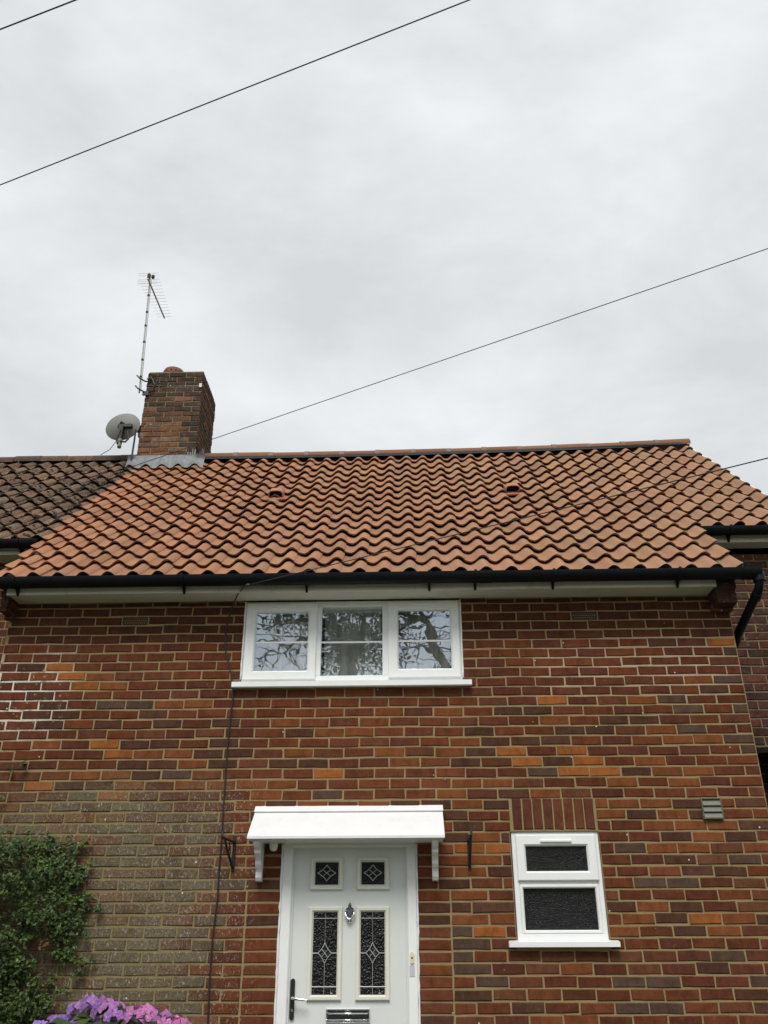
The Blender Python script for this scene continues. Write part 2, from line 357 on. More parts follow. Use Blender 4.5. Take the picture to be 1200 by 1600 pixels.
GREY = P4(0,930,4,[(690,690),(870,690),(1090,1125),(600,1320),(980,1310)])+P4(300,1050,4,[(830,755)])+P4(600,1050,4,[(1000,615)]) \
 + P4(900,900,4,[(975,478),(960,650),(600,775),(710,835),(1040,835),(725,962),(1020,1028),(1080,1090)]) \
 + P4(650,1300,4.8,[(380,740),(510,830),(390,920),(510,1015),(630,1115)]) \
 + P4(900,1235,4,[(340,360),(1070,440),(470,580),(670,580),(950,1040),(340,1190),(550,1190),(1140,1195),(360,1355),(570,1355)])
def spots(lst): return [(p.x, p.z) for p in (on_y(x, y) for x, y in lst)]
SP = {'bright': spots(BRIGHT), 'orange': spots(ORANGE), 'dark': spots(DARK), 'grey': spots(GREY)}
def lich(x, z):
    return x < -3.93+random.gauss(0, .12) and z < 2.54-.1*math.sin(x*3)+random.gauss(0, .09) and random.random() < .9
def wall_color(x0, x1, z0, z1):
    for k in ('bright', 'orange', 'dark', 'grey'):
        for (x, z) in SP[k]:
            if x0-.004 < x < x1+.004 and z0-.004 < z < z1+.004:
                return jit({'bright': (.31,.108,.032), 'orange': (.200,.070,.027), 'dark': (.090,.042,.027), 'grey': (.100,.060,.042)}[k], .10)
    xm, zm = (x0+x1)/2, (z0+z1)/2
    if lich(xm, zm):
        return jit(random.choice([(.125,.092,.058), (.115,.083,.052), (.17,.072,.045), (.135,.105,.068), (.12,.055,.036)]), .15)
    tone = 1+.30*mnoise.noise(Vector((xm*.75+3, zm*.9, 1.7)))
    if zm > 3.72: return jit(random.choice([(.098,.036,.022), (.088,.034,.022), (.106,.039,.023)]), .1)  # top courses: darker red brick, with eaves shade painted into the colour
    if zm < 2.6 and random.random() < .22: return jit(random.choice([(.175,.060,.028), (.098,.044,.028), (.145,.058,.032), (.11,.052,.034)]), .12)
    c = jit(random.choice(BASES), .12); return (c[0]*tone, c[1]*tone, c[2]*tone)
# brick shapes: unit stretcher 1 x 1 in (u, z), real depth; a few worn variants
def brick_shape(k, rs):
    j = lambda a: rs.uniform(-a, a)
    W, H, D = .2145, .0645, .1
    hw, hh = W/2, H/2; cu, cz, cy = .0062, .0050, .0045
    o = [(-hw+j(.0028), -hh+j(.0022)), (hw+j(.0028), -hh+j(.0022)), (hw+j(.0028), hh+j(.0022)), (-hw+j(.0028), hh+j(.0022))]
    mb, mt = (j(.02), -hh+j(.0018)), (j(.02), hh+j(.0018))
    ring = [o[0], mb, o[1], o[2], mt, o[3]]
    def ins(p): return (p[0]-(cu if p[0] > .06 else -cu if p[0] < -.06 else 0)+j(.0024), p[1]-(cz if p[1] > 0 else -cz)+j(.0018))
    vs = [(p[0], D, p[1]) for p in ring]+[(p[0], cy+j(.001), p[1]) for p in ring]+[(q[0], j(.0012), q[1]) for q in (ins(p) for p in ring)]
    fs = []
    for a in (0, 6):
        for i in range(6): fs.append((a+i, a+(i+1) % 6, a+6+(i+1) % 6, a+6+i))
    fs += [(12, 13, 16, 17), (13, 14, 15, 16)]
    return vs, fs
brs = random.Random(3)
SHAPES = [brick_shape(k, brs) for k in range(28)]
SHAPE_ME = {}
def brick_mesh(k, m):
    if (k, m.name) not in SHAPE_ME:
        me = bpy.data.meshes.new('brick'); me.from_pydata(SHAPES[k][0], [], SHAPES[k][1]); me.materials.append(m)
        SHAPE_ME[k, m.name] = me
    return SHAPE_ME[k, m.name]
def courses(u0, u1, n0, n1, openings, zj, first_odd_full=True, ztop=1e9, extra=None):
    """stretcher bond; u runs to +; perps counted from u1 leftwards. yields (ua, ub, za, zb)"""
    out = []
    for n in range(n0, n1+1):
        zb, zt = zj(n), min(zj(n-1), ztop)
        if zt-zb < .03: continue
        off = 0.0 if (n % 2) == (1 if first_odd_full else 0) else -.1125
        p = [u1]
        x = u1+off if off else u1-.225
        while x > u0+.02: p.append(x+random.uniform(-.004, .004)); x -= .225
        p.append(u0)
        for (ox0, ox1, oz0, oz1) in openings:
            if zt-.02 > oz0 and zb+.02 < oz1: p = [v for v in p if v in (u0, u1) or min(abs(v-ox0), abs(v-ox1)) > .065]
        p = sorted(p)
        segs = [(p[i], p[i+1]) for i in range(len(p)-1)]
        for (ox0, ox1, oz0, oz1) in openings:
            if zt-.02 > oz0 and zb+.02 < oz1:
                new = []
                for a, b in segs:
                    if b <= ox0+.012 or a >= ox1-.012: new.append((a, b)); continue
                    if a < ox0-.02: new.append((a, ox0))
                    if b > ox1+.02: new.append((ox1, b))
                segs = new
        if extra: segs += extra(n)
        for a, b in segs:
            if b-a > .03: out.append((a, b, zb, zt))
    return out
ALLB = []           # (area, maker data) of every brick of the house, the 300 that show largest become objects
def area_px(c, ux, uz, w, h):
    c = Vector(c)
    p = [pix(c+Vector(ux)*(sx*w/2)+Vector(uz)*(sz*h/2)) for sx, sz in ((-1,-1),(1,-1),(1,1),(-1,1))]
    if not all(-10 < q[0] < 1210 and -10 < q[1] < 1605 for q in p): 
        cx = sum(q[0] for q in p)/4; cy = sum(q[1] for q in p)/4
        if not (0 < cx < 1200 and 0 < cy < 1600): return 0
    return abs(sum(p[i][0]*p[(i+1) % 4][1]-p[(i+1) % 4][0]*p[i][1] for i in range(4)))/2
def add_brick(owner, rot, c, w, h, col, m='brick', vis=True):
    """rot: 3x3 whose columns are u, inward, up"""
    a = area_px(c, rot.col[0], rot.col[2], w, h) if vis else 0
    ALLB.append([a, owner, rot, Vector(c), w, h, col, m, random.randrange(len(SHAPES))])
RX = Matrix.Identity(3)
def rot_z(a): return Matrix.Rotation(a, 3, 'Z')

house = thing('house', 'red brick house with orange pantile roof, white door and chimney', 'house')
WU0, WU1 = -5.76, 0.0
UPW = (-3.852, -2.125, 3.40, 4.09); DOOR = (-3.462, -2.511, 0.0, 2.257); LOW = (-1.845, -1.222, 1.605, 2.312); SOL = (-1.835, -1.225, 2.312, 2.535)
CUT_L, CUT_R = -3.697, -2.282
def stack(n):
    if n < 27: return []
    return [(CUT_L+.002, DOOR[0]+.006), (DOOR[1]-.006, CUT_R-.002)]
def wave(x, z): return .0022*math.sin(x*5.1+z*3)+.0015*math.sin(x*13+z*7)
# the wall: recessed mortar sheet with openings, reveals, then bricks
def plate(mb, x0, x1, z0, z1, holes, y):
    xs = sorted({x0, x1, *[v for h in holes for v in h[:2] if x0 < v < x1]}); zs = sorted({z0, z1, *[v for h in holes for v in h[2:] if z0 < v < z1]})
    for i in range(len(xs)-1):
        for k in range(len(zs)-1):
            cx, cz = (xs[i]+xs[i+1])/2, (zs[k]+zs[k+1])/2
            if any(h[0] < cx < h[1] and h[2] < cz < h[3] for h in holes): continue
            mb.add([(xs[i],y,zs[k]),(xs[i+1],y,zs[k]),(xs[i+1],y,zs[k+1]),(xs[i],y,zs[k+1])], [(0,1,2,3)])
HOLES = [UPW, DOOR, LOW]
wm = MB(); plate(wm, WU0, WU1, 0, 4.2, HOLES, .0065)
for (a, b, z0, z1) in HOLES:                       # reveals
    wm.add([(a,.0065,z0),(a,.22,z0),(a,.22,z1),(a,.0065,z1)], [(0,1,2,3)]); wm.add([(b,.0065,z0),(b,.22,z0),(b,.22,z1),(b,.0065,z1)], [(3,2,1,0)])
    wm.add([(a,.0065,z1),(b,.0065,z1),(b,.22,z1),(a,.22,z1)], [(0,1,2,3)]); wm.add([(a,.0065,z0),(b,.0065,z0),(b,.22,z0),(a,.22,z0)], [(3,2,1,0)])
wall = wm.build('wall', M['mortar'], house)
AIRB = [(-4.838, -4.628), (-1.252, -1.045)]
open2 = HOLES+[SOL]+[(CUT_L, CUT_R, 0, ZJ(26)+.001)]+[(a, b, ZJ(0), ZJ(-1)) for a, b in AIRB]
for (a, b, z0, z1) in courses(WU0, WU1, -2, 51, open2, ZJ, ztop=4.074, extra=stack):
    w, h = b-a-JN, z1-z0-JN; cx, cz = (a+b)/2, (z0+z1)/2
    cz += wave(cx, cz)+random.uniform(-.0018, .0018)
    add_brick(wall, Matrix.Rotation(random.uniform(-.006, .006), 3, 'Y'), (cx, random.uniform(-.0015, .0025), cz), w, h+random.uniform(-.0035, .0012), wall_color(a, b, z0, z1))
# soldier course over the lower window
nS = 8; sw = (SOL[1]-SOL[0]-.02)/nS
for i in range(nS):
    cx = SOL[0]+.012+sw*(i+.5)
    rot = Matrix(((0, 0, -1), (0, 1, 0), (1, 0, 0))).transposed()
    add_brick(wall, rot @ Matrix.Rotation(random.uniform(-.01, .01), 3, 'Y'), (cx, random.uniform(-.001, .002), (SOL[2]+SOL[3])/2+.002), SOL[3]-SOL[2]-.012, sw-.011, jit(random.choice([(.150,.054,.029), (.135,.049,.028), (.118,.045,.028), (.162,.058,.030)]), .08))
# setback wall of the side wing, its gable, the cheek between the two
WG = 1.06; SB = .76
wing = MB().add([(0.0,SB+.0065,0),(WG,SB+.0065,0),(WG,SB+.0065,4.76),(0.0,SB+.0065,4.76)], [(0,1,2,3)]).build('wall', M['mortar_dark'], house)
for (a, b, z0, z1) in courses(0.01, WG, -11, 51, [], lambda n: ZJ(n)-.012, ztop=4.765):
    add_brick(wing, RX, ((a+b)/2, SB, (z0+z1)/2), b-a-JN, z1-z0-JN, jit(random.choice([(.105,.044,.034), (.085,.038,.033), (.125,.05,.036), (.075,.04,.036), (.14,.055,.036)]), .15), 'brick_plain')
side = MB().add([(-.0065,.10,0),(-.0065,SB,0),(-.0065,SB,4.35),(-.0065,.10,4.2)], [(0,1,2,3)]).build('wall', M['mortar_dark'], house)
rs_ = rot_z(math.pi/2)
for (a, b, z0, z1) in courses(.103, SB, -5, 51, [], ZJ, False, ztop=4.25):
    add_brick(side, rs_, (0, (a+b)/2, (z0+z1)/2), b-a-JN, z1-z0-JN, jit(random.choice(BASES), .14), 'brick_plain', False)
RP = 2.91; RZ = 7.05
gm = MB().add([(WG,SB,0),(WG,5.1,0),(WG,5.1,5.0),(WG,RP,RZ),(WG,SB,4.9)], [(0,1,2,3,4)]).add([(WU0,5.1,0),(WG,5.1,0),(WG,5.1,5.0),(WU0,5.1,5.0)], [(3,2,1,0)]).build('wall', None, house)
tb = NT('plain_brickwork'); bt = tb.n('ShaderNodeTexBrick'); bt.inputs['Scale'].default_value = 1; bt.inputs['Brick Width'].default_value = .225; bt.inputs['Row Height'].default_value = .075; bt.inputs['Mortar Size'].default_value = .005
bt.inputs['Color1'].default_value = (.125,.046,.026,1); bt.inputs['Color2'].default_value = (.085,.038,.027,1); bt.inputs['Mortar'].default_value = (.26,.19,.09,1)
cb = tb.n('ShaderNodeCombineXYZ'); pxyz = tb.xyz(); tb.l(tb.math('ADD', pxyz[0], pxyz[1]), cb.inputs[0]); tb.l(pxyz[2], cb.inputs[1]); tb.l(cb.outputs[0], bt.inputs['Vector'])
M['brickwork'] = tb.set(bt.outputs['Color'], 1.0, spec=.05); gm.data.materials.append(M['brickwork'])
# corbels at both ends of the eaves
for x0, x1 in ((-.148, .012), (-5.775, -5.708)):
    cb_ = MB().box(x0+.006, x1-.006, -.17, .05, 3.95, 4.16, 0, (.07,.035,.028)).build('corbel', M['brick_plain'], house)
    for i, (z, d) in enumerate(((3.925, .055), (3.995, .12), (4.062, .185), (4.128, .215))):
        MB().box(x0+random.uniform(-.008, .006), x1+random.uniform(-.006, .012), -d+random.uniform(-.006, .006), .0, z, z+.058, .006, jit((.115,.048,.037), .25)).build('brick', M['brick_plain'], cb_)
# air bricks
for a, b in AIRB:
    ab = MB().rectframe(a+.006, b-.006, ZJ(0)+.006, ZJ(-1)-.006, .008, -.001, .05, .002)
    for r in range(3):
        z = ZJ(0)+.012+r*.0195
        ab.box(a+.01, b-.01, .001, .05, z-.003, z+.003)
        for k in range(11):
            x = a+.016+(k+.5*(r % 2))*.017
            ab.box(x, x+.006, .002, .04, z, z+.016)
    ab.box(a+.008, b-.008, .03, .06, ZJ(0)+.007, ZJ(-1)-.007)
    ab.build('air_brick', mat_plain('sooty_air_brick', (.055,.035,.03), .9, .3, 30) if a == AIRB[0][0] else bpy.data.materials['sooty_air_brick'], wall)

# ------------------------------------------------------------------ roof
TH = .743; CS, SN = math.cos(TH), math.sin(TH); RY0, RZ0 = -.33, 4.213; TW = .1975; TX0 = -2.524
SROW = [0, .271, .535, .79, 1.04, 1.295, 1.545, 1.80, 2.055, 2.318, 2.578, 2.842, 3.112, 3.392, 3.69, 4.005, 4.30]
def fac(x):
    u = max(-1.4, x+2.8); return 1+.0095*u+.0034*u*u
def RPt(col, s, h=0.0):
    x = TX0+TW*col; k = s*fac(x); return Vector((x, RY0+k*CS-h*SN, RZ0+k*SN+h*CS))
def prof(t):
    if t < .3: return -.055+.022*((.3-t)/.3)**2
    if t < .78: return -.0275-.0275*math.cos(math.pi*(t-.3)/.48)
    return -.030*(1-math.cos(math.pi*.5*(t-.78)/.25))
def tile_shape(t1=1.03, seed=0):
    rs = random.Random(seed); n = 10; ts = [t1*i/n for i in range(n+1)]
    L = 1.16; vs = []; fs = []; th = .019; dr = .034; m = n+1
    jj = [rs.uniform(-.0015, .0015) for _ in ts]
    for yy, dz in ((0.0, 0.0), (L, -dr*L), (.060, -th), (.45, -th-dr*.45+.006)):
        for i, t in enumerate(ts): vs.append(((t-.78)*TW, yy, prof(t)+dz+(jj[i] if yy < .2 else 0)))
    for i in range(n): fs += [(i, i+1, m+i+1, m+i), (2*m+i, 2*m+i+1, i+1, i)]+([(3*m+i, 3*m+i+2, 2*m+i+2, 2*m+i)] if i % 2 == 0 else [])
    fs += [(n, 2*m+n, 3*m+n, m+n), (2*m, 0, m, 3*m)]
    return vs, fs
TSH = {'full': [tile_shape(1.03, k) for k in range(8)], 'verge': [tile_shape(.80, k+40) for k in range(4)]}
TME = {}
def tile_mesh(kind, k, m):
    if (kind, k, m.name) not in TME:
        me = bpy.data.meshes.new('tile'); me.from_pydata(*[TSH[kind][k][0], [], TSH[kind][k][1]]); me.materials.append(m)
        me.polygons.foreach_set('use_smooth', [True]*len(me.polygons)); me.set_sharp_from_angle(angle=math.radians(50)); TME[kind, k, m.name] = me
    return TME[kind, k, m.name]
def tile_matrix(col, r, dh=0.0):
    s0, s1 = SROW[r], SROW[min(r+1, 16)] if r < 16 else SROW[r]+.3
    o = RPt(col, s0, dh); yv = (RPt(col, s1)-RPt(col, s0))
    xv = (RPt(col+.5, s0)-RPt(col-.5, s0)).normalized(); zv = xv.cross(yv).normalized()
    return Matrix(((xv.x, yv.x, zv.x, o.x), (xv.y, yv.y, zv.y, o.y), (xv.z, yv.z, zv.z, o.z), (0, 0, 0, 1)))
CHX0, CHX1, CHY0, CHY1, CHZ = -5.842, -5.118, 2.55, 3.30, 8.205
NEW = [(.350,.190,.112), (.335,.185,.111), (.368,.198,.116), (.345,.184,.107), (.335,.188,.117), (.322,.174,.104)]
OLD = [(.165,.105,.070), (.19,.115,.074), (.14,.095,.066), (.22,.145,.095), (.18,.13,.092)]
def make_roof(parent, cells, pal, m, deck):
    roof = deck.build('roof', M['underlay'], parent); lst = []
    for col, r, kind, dh in cells:
        o = RPt(col-.3, SROW[r]+.1)
        if CHX0-.06 < o.x < CHX1+.02 and o.y > CHY0-.08: continue
        q = pix(o); d = (o-CAM).dot(F); a = 1/d if (-20 < q[0] < 1220 and 0 < q[1] < 1600) else 0
        c = jit(random.choice(pal), .08)
        if pal is NEW:
            k = min(1, max(0, (col+16)/32)); c = (c[0]*(1.04-.08*k), c[1]*(.97+.06*k), c[2]*(.95+.10*k))
            if random.random() < .06: c = tuple(x*.86 for x in c)
        jr = Matrix.Rotation(random.gauss(0, .006), 4, 'Z') @ Matrix.Rotation(random.gauss(0, .007), 4, 'Y')
        lst.append((a, tile_matrix(col, r, dh+random.uniform(-.002, .004)) @ jr, kind, random.randrange(len(TSH[kind])), c))
    lst.sort(key=lambda e: -e[0]); rest = MB()
    for i, (a, mtx, kind, k, c) in enumerate(lst):
        if i < 300 and a > 0:
            o = bpy.data.objects.new('tile', tile_mesh(kind, k, m)); o.matrix_local = mtx; o.color = (*c, 1); link(o, roof)
        else:
            vs, fs = TSH[kind][k]; rest.add([mtx @ Vector(v) for v in vs], fs, c)
    if rest.v:
        o = rest.build('roof_tiling', m, roof); o['kind'] = 'stuff'; smoothing(o, 50)
    return roof
def deckq(mb, c0, c1, s0, s1, h=-.15):
    n = max(1, int(abs(c1-c0)/4)); 
    for i in range(n):
        a, b = c0+(c1-c0)*i/n, c0+(c1-c0)*(i+1)/n
        mb.add([RPt(a, s0, h), RPt(b, s0, h), RPt(b, s1, h), RPt(a, s1, h)], [(0,1,2,3)])
    return mb
cells = [(c, r, 'full', 0) for r in range(16) for c in range(-16, 13 if r < 4 else 19)]+[(13, r, 'verge', 0) for r in range(4)]
deck = MB(); deckq(deck, -16.6, 12.9, .03, 4.4); deckq(deck, 12.9, 18.2, 1.07, 4.4)
deck.add([(TX0+TW*-16.6, RP+.05, 7.12), (TX0+TW*18.2, RP+.05, 7.25), (TX0+TW*18.2, 5.35, 4.95), (TX0+TW*-16.6, 5.35, 4.95)], [(3,2,1,0)])
roof = make_roof(house, cells, NEW, M['tile'], deck)
# ridge tiles with dry-ridge clips
def ridge_pt(x): 
    col = (x-TX0)/TW; return RPt(col, 4.42, -.008)
def ridge(parent, x0, x1, n, m, clip, pal):
    L = (x1-x0)/n
    for i in range(n):
        a, b = x0+i*L+.002, x0+(i+1)*L-.002; pa, pb = ridge_pt(a), ridge_pt(b); dz = random.uniform(-.006, .006)
        mb = MB(); k = 9; ro = .080; ri = .068; vs = []
        for p, rr in ((pa, ro), (pb, ro), (pa, ri), (pb, ri)):
            for j in range(k):
                g = math.radians(-12+204*j/(k-1)); vs.append((p.x, p.y-rr*math.cos(g)*1.05, p.z+dz-.085+rr*math.sin(g)*1.12))
        fs = []
        for j in range(k-1): fs += [(j, j+1, k+j+1, k+j), (2*k+j, 3*k+j, 3*k+j+1, 2*k+j+1), (j, 2*k+j, 2*k+j+1, j+1), (k+j, k+j+1, 3*k+j+1, 3*k+j)]
        fs += [(0, k, 3*k, 2*k), (k-1, 3*k-1, 4*k-1, 2*k-1)]
        mb.add(vs, fs, jit(random.choice(pal), .08)); smoothing(mb.build('ridge_tile', m, parent), 40)
        if clip and i:
            mb = MB(); vs = []
            for xx in (a-.030, a+.030):
                p = ridge_pt(xx)
                for j in range(k):
                    g = math.radians(-14+208*j/(k-1)); vs.append((xx, p.y-.084*math.cos(g)*1.05, p.z+dz-.085+.084*math.sin(g)*1.12))
            mb.add(vs, [(j, j+1, k+j+1, k+j) for j in range(k-1)]); mb.build('ridge_clip', M['clipbrown'], parent)
RIDGE = [(.22,.115,.07), (.25,.125,.075), (.20,.11,.068)]
ridge(roof, CHX1-.02, 1.16, 14, M['tile'], 1, RIDGE)
# black ventilating roll beneath the ridge tiles
mb = MB(); deckq(mb, -12.9, 18.0, 4.16, 4.40, -.010); mb.build('ridge_roll', M['dark'], roof)
# hooded vent tiles
for col, r in ((-6.95, 9), (5.55, 9)):
    c0 = RPt(col, SROW[r]+.03); mt = tile_matrix(round(col), r); X = mt.col[0].xyz.normalized(); Yv = mt.col[1].xyz.normalized(); Z = X.cross(Yv)
    mb = MB(); pr_ = [(-.078, -.045), (-.076, .012), (-.056, .034), (-.02, .040), (.02, .040), (.056, .034), (.076, .012), (.078, -.045)]
    vs = []
    for yy, k in ((-.02, 1.0), (.09, .97), (.19, .5)):
        for u, h in pr_: vs.append(c0+X*(u*(1 if k > .9 else .92))+Yv*yy+Z*(h*k if k > .9 or h < 0 else h*.15-.02))
    for u, h in pr_: vs.append(c0+X*(u*.86)+Yv*-.02+Z*((h*.78) if h > 0 else h))
    for u, h in pr_: vs.append(c0+X*(u*.86)+Yv*.06+Z*((h*.78) if h > 0 else h))
    fs = [(a*8+i, a*8+i+1, a*8+9+i, a*8+8+i) for a in (0, 1) for i in range(7)]+[(i, 24+i, 25+i, i+1) for i in range(7)]+[(24+i, 32+i, 33+i, 25+i) for i in range(7)]
    mb.add(vs, fs, (.40, .20, .13)); vt = mb.build('vent_tile', M['tile'], roof)
    mb = MB(); mb.add([c0+X*u+Yv*.05+Z*h for u, h in ((-.065, -.04), (.065, -.04), (.065, .03), (-.065, .03))], [(0,1,2,3)])
    for zz in (-.018, .008): mb.add([c0+X*u+Yv*yy+Z*h for u, yy, h in ((-.07, -.005, zz-.012), (.07, -.005, zz-.012), (.07, .04, zz), (-.07, .04, zz))], [(0,1,2,3)])
    mb.build('louvre', M['dark'], vt)
    mb = MB(); mb.add([c0+X*u+Yv*yy+Z*h for u, yy, h in ((-.11, -.075, -.045), (.11, -.075, -.038), (.10, .02, -.03), (-.10, .02, -.03), (-.11, -.07, -.06), (.11, -.07, -.055))], [(0,1,2,3), (4,5,1,0)], (.36, .14, .09))
    mb.build('apron', M['tile'], vt)

# ------------------------------------------------------------------ eaves
fa = MB().box(-5.715, -.150, -.222, -.200, 4.066, 4.20, .003).build('fascia', M['fascia'], house)
so = MB().add([(-5.712,-.2,4.074),(-.152,-.2,4.074),(-.152,.004,4.078),(-5.712,.004,4.078),(-5.712,-.2,4.09),(-.152,-.2,4.09),(-.152,.004,4.09),(-5.712,.004,4.09)], [(3,2,1,0),(4,5,6,7),(0,1,5,4),(1,2,6,5),(3,0,4,7)]).build('soffit', M['fascia'], house)
MB().box(-5.75, -.01, .02, .10, 4.10, 4.25).build('wall_plate', M['dark'], house)
def gutter(parent, x0, x1, yc, zt, r, clips, joints, fasc, open_end=True):
    mb = MB(); n = 10; vs = []
    for x in (x0, x1):
        for rr in (r, r-.004):
            for k in range(n+1):
                g = math.pi+math.pi*k/n; vs.append((x, yc+rr*math.cos(g), zt+rr*1.15*math.sin(g)))
    m = n+1; fs = []
    for k in range(n): fs += [(k, k+1, 2*m+k+1, 2*m+k), (m+k, 3*m+k, 3*m+k+1, m+k+1), (k, m+k, m+k+1, k+1), (2*m+k, 2*m+k+1, 3*m+k+1, 3*m+k)]
    fs += [(0, 2*m, 3*m, m), (n, m+n, 3*m+n, 2*m+n)]
    mb.add(vs, fs)
    for x in (x0, x1): mb.add([(x, yc+r*math.cos(math.pi+math.pi*k/n), zt+r*1.15*math.sin(math.pi+math.pi*k/n)) for k in range(n+1)], [tuple(range(n+1))])
    g_ = smoothing(mb.build('gutter', M['black'], parent), 40)
    for x in clips:
        b = MB(); vs = []
        for xx in (x-.011, x+.011):
            for rr in (r+.001, r+.008):
                for k in range(n+1):
                    g = math.pi+math.pi*k/n; vs.append((xx, yc+rr*math.cos(g), zt+rr*1.15*math.sin(g)+.003))
        fs = []
        for k in range(n): fs += [(k, k+1, 2*m+k+1, 2*m+k), (m+k, 3*m+k, 3*m+k+1, m+k+1), (k, m+k, m+k+1, k+1), (2*m+k, 2*m+k+1, 3*m+k+1, 3*m+k)]
        b.add(vs, fs)
        b.prism([(x-.009, yc+.03, zt-r*1.15-.002), (x-.009, fasc, zt-r*1.15-.040), (x-.009, fasc, zt-.01), (x-.009, yc+r, zt-.01)], (.018, 0, 0))
        b.box(x-.008, x+.008, yc-r-.008, yc-r+.006, zt-.004, zt+.008)
        b.build('gutter_bracket', M['black'], g_)
    for x in joints:
        b = MB(); vs = []
        for xx in (x-.05, x+.05):
            for k in range(n+1):
                g = math.pi+math.pi*k/n; vs.append((xx, yc+(r+.005)*math.cos(g), zt+(r+.005)*1.15*math.sin(g)+.002))
        b.add(vs, [(k, k+1, m+k+1, m+k) for k in range(n)]); b.build('gutter_union', M['black'], g_)
    return g_
GY, GZ, GR = -.292, 4.168, .064
gut = gutter(house, -6.05, .165, GY, GZ, GR, [-5.62, -4.30, -3.335, -2.377, -2.02, -1.417, -.455], [-1.94, .08], -.222)
dp = MB(); dp.tube([(.155,GY,GZ-.06),(.155,GY,GZ-.10),(.15,GY+.03,GZ-.145),(.10,.28,3.78),(.085,.36,3.72),(.08,.38,3.62),(.08,.38,.12)], .034, 12)
dp.tube([(.155,GY,GZ-.02),(.155,GY,GZ-.095)], .046, 12)
dp.tube([(.145,GY+.055,GZ-.165),(.139,GY+.105,GZ-.195)], .040, 12); dp.tube([(.105,.24,3.80),(.092,.32,3.745)], .040, 12)
smoothing(dp.build('downpipe', M['black'], house), 40)
# side wing eaves
WS = 1.04*fac(.5); wy, wz = RY0+WS*CS, RZ0+WS*SN
MB().box(.02, 1.08, wy+.115, wy+.137, wz-.155, wz-.02, .003).build('fascia', M['fascia'], house)
MB().box(.022, 1.078, wy+.137, SB+.0, wz-.147, wz-.132).build('soffit', M['fascia'], house)
gutter(house, .035, 1.10, wy+.045, wz-.048, .058, [.345, .95], [.235], wy+.115)
# bargeboard on the gable
bb = MB(); p0, p1 = RPt(18.3, 1.0, -.05), RPt(18.3, 4.45, -.05); bb.prism([p0, p1, p1+Vector((0,0,-.15)), p0+Vector((0,0,-.15))], (.02, 0, 0)); bb.build('bargeboard', M['fascia'], house)
bk = MB(); p0, p1 = RPt(12.95, 0.02, -.078), RPt(12.95, 1.1, -.078); bk.prism([p0, p1, p1+Vector((0,0,-.04)), p0+Vector((0,0,-.02))], (-.09, 0, 0)); bk.build('undercloak', M['mortar_dark'], house)

# ------------------------------------------------------------------ chimney
ch = MB().box(CHX0+.006, CHX1-.006, CHY0+.006, CHY1-.006, 6.4, CHZ-.004).build('chimney', M['mortar_dark'], house)
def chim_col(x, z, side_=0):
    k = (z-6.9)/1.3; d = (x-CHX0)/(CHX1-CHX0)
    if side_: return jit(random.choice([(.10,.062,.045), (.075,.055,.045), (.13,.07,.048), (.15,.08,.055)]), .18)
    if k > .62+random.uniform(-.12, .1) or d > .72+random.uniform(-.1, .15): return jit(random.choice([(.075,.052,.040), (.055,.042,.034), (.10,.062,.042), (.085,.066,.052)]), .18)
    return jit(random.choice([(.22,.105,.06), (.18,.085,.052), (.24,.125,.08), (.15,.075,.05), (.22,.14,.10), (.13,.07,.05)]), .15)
zc = lambda n: CHZ-.075*n
for rotm, o, L, sd_ in ((RX, (CHX0, CHY0), CHX1-CHX0, 0), (rs_, (CHX1, CHY0), CHY1-CHY0, 1), (rot_z(math.pi), (CHX1, CHY1), CHX1-CHX0, 2), (rot_z(-math.pi/2), (CHX0, CHY1), CHY1-CHY0, 3)):
    u = rotm.col[0]
    for (a, b, z0, z1) in courses(0, L, 1, 20, [], zc, sd_ in (0, 2)):
        if z1 < 6.75: continue
        cu = (a+b)/2; p = Vector((o[0]+u.x*cu, o[1]+u.y*cu, (z0+z1)/2+random.uniform(-.002, .002)))
        p -= Vector((rotm.col[1]))*random.uniform(-.002, .004)
        add_brick(ch, rotm @ Matrix.Rotation(random.uniform(-.012, .012), 3, 'Y'), p, b-a-JN, z1-z0-JN, chim_col(p.x, p.z, sd_), 'brick_plain', sd_ < 1)
MB().prism([(CHX0+.01,CHY0+.01,CHZ-.006),(CHX1-.01,CHY0+.01,CHZ-.006),(CHX1-.01,CHY1-.01,CHZ-.006),(CHX0+.01,CHY1-.01,CHZ-.006)], (0,0,.02)).build('flaunching', M['mortar_dark'], ch)
pc = Vector((-5.605, CHY0+.30, CHZ))
pt = MB().lathe(pc, [(.115,0),(.115,.10),(.118,.105),(.135,.115),(.140,.135),(.140,.20),(.128,.225),(.10,.235),(.085,.235),(.085,.05)], 24).build('chimney_pot', M['pot'], ch, org=pc); smoothing(pt, 40)
holes = MB()
for k in range(14):
    g = 2*math.pi*(k+.5)/14; d = Vector((math.cos(g), math.sin(g), 0)); p = pc+d*.1385+Vector((0,0,.165)); s_ = Vector((-d.y, d.x, 0))
    holes.add([p+d*.003+s_*(.012*math.cos(a))+Vector((0,0,.014*math.sin(a))) for a in [i*math.pi/4 for i in range(8)]], [tuple(range(8))])
holes.build('pot_holes', M['dark'], ch)
